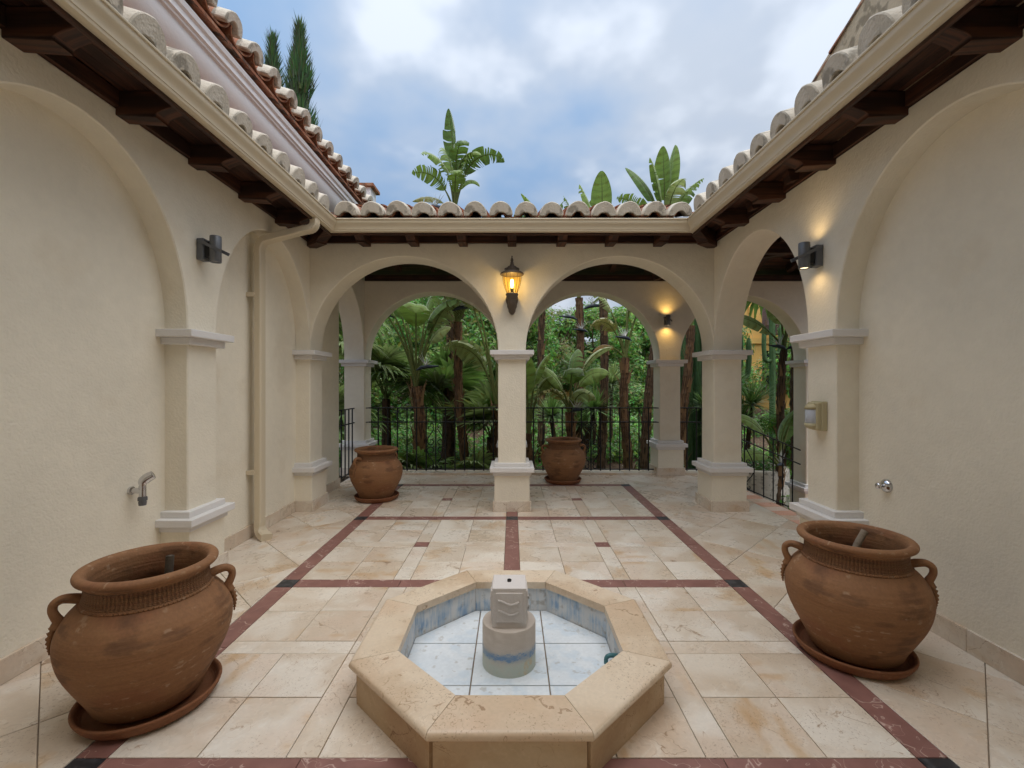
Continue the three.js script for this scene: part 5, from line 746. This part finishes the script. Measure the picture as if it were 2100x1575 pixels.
fanPalm('fan palm with broad fronds behind the rusty trunks', [-1.55, 10.9], 0.7, 13, 1.1, 0.9, 5, 0.9, ['fanGreen', 'fanGreen', 'fanPale'], 0.25);
fanPalm('low fan palm with pale frond behind the left railing', [-1.75, 8.75], -0.45, 7, 0.55, 0.55, 7, 1.1, ['fanPale', 'fanGreen']);
fanPalm('fan palm in the right corner of the left far arch', [-0.45, 10.0], 0.3, 11, 0.95, 0.7, 9, 1.0, ['fanGreen', 'fanPale'], 0.3);
fanPalm('low fan palm behind the railing near the central column', [-0.72, 8.8], -0.5, 6, 0.5, 0.5, 11, 1.1, ['fanGreen', 'fanPale']);
fanPalm('fan palm with drooping fronds outside the gallery end arch', [-4.0, 10.0], 1.9, 12, 1.0, 1.0, 13, 1.1, ['fanGreen', 'fanPale'], 1.0);
fanPalm('fan palm low outside the gallery end arch', [-3.55, 8.9], 0.2, 9, 0.9, 0.8, 15, 1.1, ['fanPale', 'fanGreen'], 0.7);
// yuccas: balls of narrow blades
const yuccaGeo = (seed, n, L) => { const r = rngOf(seed), pos = [], uv = []; for (let k = 0; k < n; k++) { const a = r() * 6.283, t = Math.acos(lerp(-0.15, 1, r())), len = L * (0.75 + 0.4 * r()), w = 0.016 * L / 0.6; const D = V(Math.sin(t) * Math.cos(a), Math.cos(t), Math.sin(t) * Math.sin(a)), S = V(-Math.sin(a), 0, Math.cos(a)); const row = (q) => { const p = D.clone().multiplyScalar(len * q); p.y -= 0.22 * len * q * q * Math.sin(t); const ww = w * (q < 0.4 ? 1 : (1 - q) / 0.6); return [p.clone().addScaledVector(S, ww), p.clone().addScaledVector(S, -ww), q]; }; for (let i = 0; i < 3; i++) { const A = row(i / 3), B = row((i + 1) / 3); for (const [v, q] of [[A[0], A[2]], [A[1], A[2]], [B[1], B[2]], [A[0], A[2]], [B[1], B[2]], [B[0], B[2]]]) { pos.push(v.x, v.y, v.z); uv.push(k * 0.31, q * 0.2); } } } const g = new THREE.BufferGeometry(); g.setAttribute('position', new THREE.Float32BufferAttribute(pos, 3)); g.setAttribute('uv', new THREE.Float32BufferAttribute(uv, 2)); g.computeVertexNormals(); return g; };
const YG = [yuccaGeo(3, 260, 0.62), yuccaGeo(5, 220, 0.62)];
function yucca(label, [x, d], heads, m = 'yuccaGreen') { const gy = groundY(x, d), g = thing('yucca', label, 'yucca', [x, gy, -d], 0, 'spiky yuccas'); heads.forEach(([dx, y, s, dz = 0], i) => { mesh('stem', tube([[dx * 0.4, -0.1, 0], [dx, y - gy, -dz]], 0.05, 8), M.barkBrown, g); const h = mesh('leaf_rosette', YG[i % 2], M[m], g); h.position.set(dx, y - gy, -dz); h.scale.setScalar(s); h.rotation.y = i * 1.3; }); }
yucca('spiky green yucca behind the slender trunk in the right far arch', [2.15, 12.2], [[-0.45, 1.9, 1.1], [0.05, 1.35, 1.2], [-0.3, 0.95, 1.1, -0.5]]);
yucca('pale spiky yucca between trunks at the right of the right far arch', [2.75, 12.8], [[0, 1.5, 1.2], [-0.35, 1.0, 1.0]], 'fanPale');
yucca('spiky yucca behind the low clump by the central column', [1.25, 10.6], [[-0.35, 0.75, 1.0], [0.3, 0.55, 1.0], [0.65, 0.9, 1.1]]);
yucca('spiky yucca above the planter beyond the stair railing', [4.95, 10.2], [[-0.05, 1.45, 1.0], [0.35, 1.05, 1.1], [0.1, 0.7, 1.1]], 'yuccaGreen');
yucca('small spiky yucca at the left of the stair view', [4.35, 10.4], [[0, 1.0, 0.8], [0.25, 0.5, 0.9]]);
// cacti
function cactus(label, [x, d], arms, m = 'cactusGreen', tip) {
  const gy = groundY(x, d), g = thing('cactus', label, 'cactus', [x, gy, -d], 0, 'columnar cacti');
  arms.forEach(([dx, dz, y0, y1, r, out = 0]) => { const p = out ? smoothPts([[dx - out, y0 - gy, -dz], [dx - out * 0.25, y0 - gy - 0.02, -dz], [dx, y0 - gy + 0.22, -dz], [dx, y1 - gy, -dz]], 12) : [[dx, Math.min(y0 - gy, -0.1), -dz], [dx + 0.01, (y0 + y1) / 2 - gy, -dz], [dx, y1 - gy - r, -dz], [dx, y1 - gy - r * 0.3, -dz], [dx, y1 - gy, -dz]]; mesh('column', tube(p, (t, i) => r * (i === p.length - 1 ? 0.25 : i === p.length - 2 && !out ? 0.8 : 1), 14, true, 0.32), M[m], g); if (tip) mesh('flower_tip', lathe([[0.001, 0.07], [0.02, 0.06], [0.032, 0.03], [0.024, -0.02], [0.001, -0.03]], 8).translate(dx, y1 - gy, -dz), M.cactusTip, g); });
}
cactus('branched columnar cactus in front of the yellow house', [5.35, 10.9], [[0, 0, 0, 2.7, 0.085], [-0.22, 0, 1.75, 2.55, 0.065, -0.22], [0.24, 0, 1.7, 2.6, 0.065, 0.24], [0.1, 0.1, 1.9, 2.8, 0.06, 0.1]]);
cactus('tall columnar cactus beside the white flowers beyond the steps', [6.55, 11.6], [[0, 0, 0, 3.3, 0.075], [-0.2, 0, 2.1, 2.9, 0.055, -0.2], [0.2, 0, 2.3, 3.0, 0.055, 0.2]]);
cactus('cluster of columnar cacti with yellow tips right of the far pier', [4.0, 10.4], Array.from({ length: 16 }, (_, i) => { const r = rngOf(i + 60); return [(r() - 0.5) * 1.3, (r() - 0.5) * 0.7, 0, 1.35 + r() * 0.8, 0.055 + r() * 0.02]; }), 'cactusGreen', true);
cactus('tall dark cactus columns rising behind the gap right of the far pier', [4.45, 11.4], Array.from({ length: 8 }, (_, i) => { const r = rngOf(i + 90); return [(r() - 0.5) * 1.2, (r() - 0.5) * 0.6, 0, 2.5 + r() * 1.6, 0.075 + r() * 0.02]; }));

// broad-leaved trees: limbs and many small leaves in uneven clumps
function crownGeo(seed, blobs, n, size, lo, hi) {
  const r = rngOf(seed), pos = new Float32Array(n * 18), col = new Float32Array(n * 18), nor = new Float32Array(n * 18), w = blobs.map((b) => b[3] ** 2), sum = w.reduce((a, b) => a + b, 0);
  for (let i = 0; i < n; i++) {
    let k = 0, t = r() * sum; while (t > w[k] && k < w.length - 1) t -= w[k++]; const b = blobs[k], a = r() * 6.283, cy = lerp(-0.75, 1, r()), s = Math.sqrt(1 - cy * cy), D = V(s * Math.cos(a), cy, s * Math.sin(a)), R = b[3] * (0.55 + 0.5 * Math.pow(r(), 0.5));
    const P = V(b[0], b[1], b[2]).addScaledVector(D, R * (0.85 + 0.3 * r())), N = D.clone().multiplyScalar(0.8).add(V((r() - 0.5) * 1.6, 0.5 + (r() - 0.5) * 1.2, (r() - 0.5) * 1.6)).normalize(), U = V(r() - 0.5, r() - 0.7, r() - 0.5).cross(N).normalize(), W = N.clone().cross(U), L = size * (0.6 + 0.8 * r()), q = [P.clone().addScaledVector(U, -L), P.clone().addScaledVector(W, L * 0.42).addScaledVector(N, L * 0.12), P.clone().addScaledVector(U, L), P.clone().addScaledVector(W, -L * 0.42).addScaledVector(N, L * 0.12)], c = lo.map((v, j) => lerp(v, hi[j], r()) * (0.75 + 0.5 * r()));
    [0, 2, 1, 0, 3, 2].forEach((v, j) => { const o = (i * 6 + j) * 3; pos.set([q[v].x, q[v].y, q[v].z], o); col.set(c, o); nor.set([N.x, N.y, N.z], o); });
  }
  const g = new THREE.BufferGeometry(); g.setAttribute('position', new THREE.BufferAttribute(pos, 3)); g.setAttribute('normal', new THREE.BufferAttribute(nor, 3)); g.setAttribute('color', new THREE.BufferAttribute(col, 3)); return g;
}
mat('leafSmall', { vertexColors: true, roughness: 0.97, transmission: 0.45, thickness: 0, side: THREE.DoubleSide });
const blobs = (seed, n, rx, ry, r0, r1) => { const r = rngOf(seed); return Array.from({ length: n }, () => { const a = r() * 6.283, k = Math.sqrt(r()); return [rx * k * Math.cos(a), ry * (r() * 2 - 1) * Math.sqrt(1 - k * k * 0.6), rx * k * Math.sin(a) * 0.8, lerp(r0, r1, r())]; }); };
const CR = [
  crownGeo(1, blobs(1, 26, 1.7, 1.25, 0.3, 0.75), 15000, 0.062, [0.095, 0.20, 0.035], [0.25, 0.43, 0.08]),
  crownGeo(2, blobs(2, 24, 1.6, 1.35, 0.3, 0.7), 13000, 0.07, [0.115, 0.25, 0.04], [0.30, 0.51, 0.095]),
  crownGeo(3, blobs(3, 22, 1.5, 1.1, 0.25, 0.65), 13000, 0.05, [0.17, 0.22, 0.065], [0.36, 0.40, 0.13]),
];
function limbs(seed, h, spread) { const r = rngOf(seed), out = [tube([[0, -0.3, 0], [0.05, h * 0.5, 0.03], [0, h, 0]], (t) => 0.13 * (1.15 - 0.4 * t), 10)]; for (let k = 0; k < 7; k++) { const a = k * 0.9 + r(), s = spread * (0.6 + 0.5 * r()); out.push(tube(smoothPts([[0, h * (0.55 + 0.4 * r()), 0], [s * 0.45 * Math.cos(a), h + 0.3, s * 0.45 * Math.sin(a)], [s * Math.cos(a), h + 0.7 + r(), s * Math.sin(a)]], 8), (t) => 0.06 * (1 - 0.75 * t), 6)); } return merge(out); }
const LIMB = [limbs(1, 1.5, 1.3), limbs(2, 1.3, 1.2), limbs(3, 1.6, 1.2)];
function tree(label, [x0, d0], k, cy0, s0, turn) {
  const far = d0 > 12.5 && d0 < 17 ? 1.24 : 1, x = x0 * far, d = d0 * far, cy = 1.5 + (cy0 - 1.5) * far, s = (Array.isArray(s0) ? s0 : [s0, s0, s0]).map((v) => v * far);
  const gy = groundY(x, d) - 0.1, g = thing('garden_tree', label, 'tree', [x, gy, -d], turn, 'leafy trees behind the arcade'), S = Array.isArray(s) ? s : [s, s, s];
  const t = mesh('trunk', LIMB[k], M.barkBrown, g); t.scale.set(S[0], Math.max(0.15, (cy - gy) / 2.0), S[2]);
  const c = mesh('crown', CR[k], M.leafSmall, g); c.position.y = cy - gy; c.scale.set(...S); c.userData.kind = 'stuff';
}
tree('dense green tree filling the top of the left far arch', [-1.4, 13.6], 0, 3.3, [1.15, 1.5, 0.9], 0.4);
tree('dense green tree behind the right half of the left far arch', [0.0, 14.2], 1, 2.4, [0.95, 1.15, 0.9], 2.1);
tree('green tree behind the left pier of the far arcade', [-4.2, 13.2], 0, 3.0, [1.2, 1.4, 1], 1.2);
tree('low green shrub mass under the trees of the left far arch', [-2.4, 12.6], 1, 1.2, [1.1, 0.8, 0.8], 3.0);
tree('tall green tree outside the gallery end arch', [-5.6, 11.6], 1, 2.8, [1.1, 1.5, 1], 4.0);
tree('olive-leaved tree at the left of the right far arch', [1.3, 15.0], 2, 2.75, [0.85, 0.95, 0.9], 0.7);
tree('bright green tree in the middle of the right far arch', [2.75, 15.2], 1, 2.75, [0.98, 0.92, 0.9], 5.1);
tree('bright green tree behind the slender trunk of the right far arch', [4.1, 15.8], 1, 2.55, [0.9, 0.95, 0.9], 2.9);
tree('dark green tree behind the far pier with the small lamp', [5.4, 15.4], 0, 2.1, [0.9, 1.0, 0.9], 1.9);
tree('dark low shrub under the bright trees of the right far arch', [3.3, 14.0], 0, 1.35, [0.85, 0.62, 0.7], 2.2);
tree('low olive shrub beside the slim ringed trunk', [0.95, 13.6], 2, 1.3, [0.7, 0.5, 0.6], 1.0);
tree('dark tree behind the cactus cluster', [6.0, 13.4], 0, 2.3, [0.7, 1.2, 0.7], 0.5);
tree('low green shrub behind the white planter beyond the steps', [6.1, 9.9], 1, 0.35, [0.45, 0.4, 0.4], 0.9);
tree('green bush right of the yellow house windows', [9.3, 13.5], 0, 2.2, [0.9, 1.1, 0.9], 0.2);
tree('broad green tree far behind the right arch skyline', [8.0, 24], 1, 3.6, [2.2, 1.2, 1.5], 0.2);
tree('broad dark tree far behind the left arch', [-4, 20], 0, 4.4, [2.6, 1.9, 1.5], 0.9);
tree('broad dark tree far behind the central column', [0.4, 21], 0, 2.9, [2.2, 1.3, 1.5], 2.9);
// undergrowth
{
  const r = rngOf(8), clump = crownGeo(9, [[0, 0.12, 0, 0.2], [0.12, 0.05, 0.05, 0.16], [-0.1, 0.06, -0.08, 0.16]], 110, 0.05, [0.11, 0.22, 0.04], [0.28, 0.46, 0.10]), n = 1200, I = new THREE.InstancedMesh(clump, M.leafSmall, n), m = new THREE.Matrix4(); let i = 0;
  while (i < n) { const x = lerp(-7, 10, r()), d = lerp(8.3, 16.5, r()); if (fbm(x * 0.8 + 9, d * 0.8, 2, 0, 4) < 0.40 || (x > 3 && x < 5.4 && d < 8.6) || (x > 0.4 && x < 2.2 && d > 9.5 && d < 12.5 && r() < 0.8)) continue; const s = 0.6 + r() * 1.0; m.makeRotationY(r() * 6.28).scale(V(s, s * (0.7 + r() * 0.8), s)).setPosition(x, groundY(x, d), -d); I.setMatrixAt(i++, m); }
  I.name = 'undergrowth'; I.userData = { kind: 'stuff', label: 'leafy green undergrowth covering the garden soil', category: 'undergrowth' }; scene.add(I);
}
// cypresses behind the left house
function cypressGeo(seed, h, w) { const r = rngOf(seed), n = 9000, pos = [], col = []; for (let i = 0; i < n; i++) { const t = Math.pow(r(), 1.05), prof = w * Math.pow(1 - t, 0.62) * (0.35 + 0.65 * Math.min(1, t * 6 + 0.3)) * (0.66 + 0.34 * Math.sin(t * 46 + 5 * Math.sin(t * 9))), a = r() * 6.283, R = prof * (0.5 + 0.6 * r()), P = V(R * Math.cos(a), t * h, R * Math.sin(a)), D = V(Math.cos(a) * 0.32 + (r() - 0.5) * 0.5, 1, Math.sin(a) * 0.32 + (r() - 0.5) * 0.5).normalize(), S = V(-Math.sin(a) + r() - 0.5, (r() - 0.5) * 0.4, Math.cos(a) + r() - 0.5).normalize(), L = 0.20 + 0.34 * r(), c = [0.085, 0.15, 0.05].map((v) => v * (0.6 + 1.0 * r())); const q = [P.clone().addScaledVector(S, -0.028), P.clone().addScaledVector(S, 0.028), P.clone().addScaledVector(D, L)]; for (const v of q) { pos.push(v.x, v.y, v.z); col.push(...c); } } const g = new THREE.BufferGeometry(); g.setAttribute('position', new THREE.Float32BufferAttribute(pos, 3)); g.setAttribute('color', new THREE.Float32BufferAttribute(col, 3)); g.computeVertexNormals(); return g; }
for (const [label, x, d, h, w, s] of [['tall slim dark cypress rising behind the left roof', -5.62, 12.2, 11.5, 1.15, 4], ['smaller cypress left of the tall one behind the left roof', -6.95, 13.4, 12.1, 0.85, 6]]) { const g = thing('cypress', label, 'cypress', [x, -0.7, -d], 0, 'cypresses'); mesh('trunk', tube([[0, -0.3, 0], [0, h * 0.9, 0]], (t) => 0.16 * (1 - 0.9 * t), 8), M.barkBrown, g); const c = mesh('crown', cypressGeo(s, h, w), M.leafSmall, g); c.userData.kind = 'stuff'; }
// ---------------------------------------------------------------- yellow houses and planter
{
  mat('ochre', { map: tPlaster, color: rgb(0.98, 0.64, 0.23), bumpMap: tStucco, bumpScale: 0.006, roughness: 0.95 }); mat('shutter', { color: rgb(0.16, 0.10, 0.085), roughness: 0.6 }); mat('darkGlass', { color: rgb(0.015, 0.02, 0.03), roughness: 0.08 });
  const g = thing('yellow_house', 'ochre yellow house with brown louvred shutters beyond the steps', 'house');
  mesh('wall_panel', [box(9.6, 10.85, -1, 8.5, 20, 20.4), box(10.85, 11.85, -1, 1.5, 20, 20.4), box(10.85, 11.85, 2.95, 3.62, 20, 20.4), box(10.85, 11.85, 5.3, 8.5, 20, 20.4), box(11.85, 17, -1, 8.5, 20, 20.4), box(9.6, 10.0, -1, 8.5, 20.4, 27), box(16.6, 17, -1, 8.5, 20.4, 27), box(10, 16.6, -1, 8.5, 26.6, 27)], M.ochre, g);
  mesh('roof', box(9.3, 17.3, 8.5, 8.7, 19.7, 27.3), M.roofTile, g);
  for (let k = 0; k < 2; k++) { const s = mesh('shutter', [box(10.87 + k * 0.49, 10.92 + k * 0.49, 3.64, 5.28, 20.05, 20.12), box(11.29 + k * 0.49, 11.34 + k * 0.49, 3.64, 5.28, 20.05, 20.12), box(10.92 + k * 0.49, 11.29 + k * 0.49, 3.64, 5.28, 20.11, 20.12)], M.shutter, g); for (let j = 0; j < 18; j++) mesh('slat', box(10.925 + k * 0.49, 11.285 + k * 0.49, 3.68 + j * 0.088, 3.75 + j * 0.088, 20.06, 20.10), M.shutter, s); }
  for (const y of [3.95, 4.6]) mesh('balcony_beam', box(10.7, 14.0, y, y + 0.22, 19.3, 19.5, 0.01), M.shutter, g);
  const w = mesh('window', [box(10.86, 10.92, 1.5, 2.95, 20.1, 20.2), box(11.78, 11.84, 1.5, 2.95, 20.1, 20.2), box(11.32, 11.38, 1.5, 2.95, 20.1, 20.2)], M.shutter, g); mesh('pane', box(10.92, 11.78, 1.5, 2.95, 20.16, 20.18), M.darkGlass, w);
  mesh('window_ledge', box(10.6, 12.2, 1.28, 1.5, 19.75, 20.0), M.shutter, g); mesh('band', box(9.6, 17, 3.25, 3.5, 19.9, 20.0), M.ochre, g);
  mesh('wall_light', box(10.25, 10.4, 4.55, 4.85, 19.9, 20.0, 0.02), M.ochre, g);
  const h = thing('ochre_garden_house', 'low ochre garden house glimpsed between the trunks of the right far arch', 'house');
  mesh('wall_panel', [box(0.2, 10.6, 0, 2.55, 22.4, 22.7), box(0.2, 0.5, 0, 2.55, 22.7, 26), box(10.3, 10.6, 0, 2.55, 22.7, 26)], M.ochre, h); mesh('roof', box(0, 10.8, 2.55, 2.7, 22.1, 26.2), M.roofTile, h);
  for (const x of [1.35, 3.2, 4.4]) { const q = mesh('window', box(x, x + 0.6, 1.0, 2.0, 22.36, 22.45), M.shutter, h); mesh('pane', box(x + 0.06, x + 0.54, 1.06, 1.94, 22.345, 22.355), M.darkGlass, q); }
  const p = thing('white_planter', 'round white rendered planter beyond the stair railing', 'planter', [4.85, -1.3, -9.35]);
  mat('whiteRender', { map: tMortar, bumpMap: tStucco, bumpScale: 0.006, roughness: 0.95 });
  mesh('planter_wall', lathe([[0.66, 0], [0.68, 0.9], [0.67, 1.12], [0.64, 1.15], [0.57, 1.15], [0.56, 1.05], [0.001, 1.05]], 44, 4), M.whiteRender, p);
  const f = mesh('flowers', crownGeo(77, [[0, 1.12, 0, 0.34], [0.25, 1.12, 0.2, 0.24], [-0.3, 1.12, 0.2, 0.25], [0, 1.12, 0.35, 0.22]], 1300, 0.035, [0.06, 0.16, 0.03], [0.16, 0.3, 0.06]), M.leafSmall, p); f.userData.kind = 'stuff';
  const t = thing('palm_trunk', 'ringed palm trunk at the right of the stair view', 'palm', [5.62, -1.3, -9.0]); { const pts = []; for (let i = 0; i <= 44; i++) pts.push([0.02 * Math.sin(i * 0.2), i * 0.105, 0]); mesh('trunk', tube(pts, (s, i) => 0.155 * (1.05 - 0.15 * s) * (i % 2 ? 1.1 : 0.94), 14), M.barkBrown, t); }
  for (let i = 0; i < 14; i++) { const r = rngOf(i + 400), o = frond({ az: i * 2.4, th0: 0.3 + i * 0.06, th1: 0.6 + i * 0.09, stalk: 0.8, R: 0.9, droop: 0.8, seed: 500 + i }), q = mesh('frond', o.blade, M.fanGreen, t); q.position.y = 4.6; mesh('frond_stalk', o.stalk, M.stalkGreen, q); }
}
scene.traverse((o) => { if (o.isMesh) { o.castShadow = o.receiveShadow = true; } });
renderer.render(scene, camera);
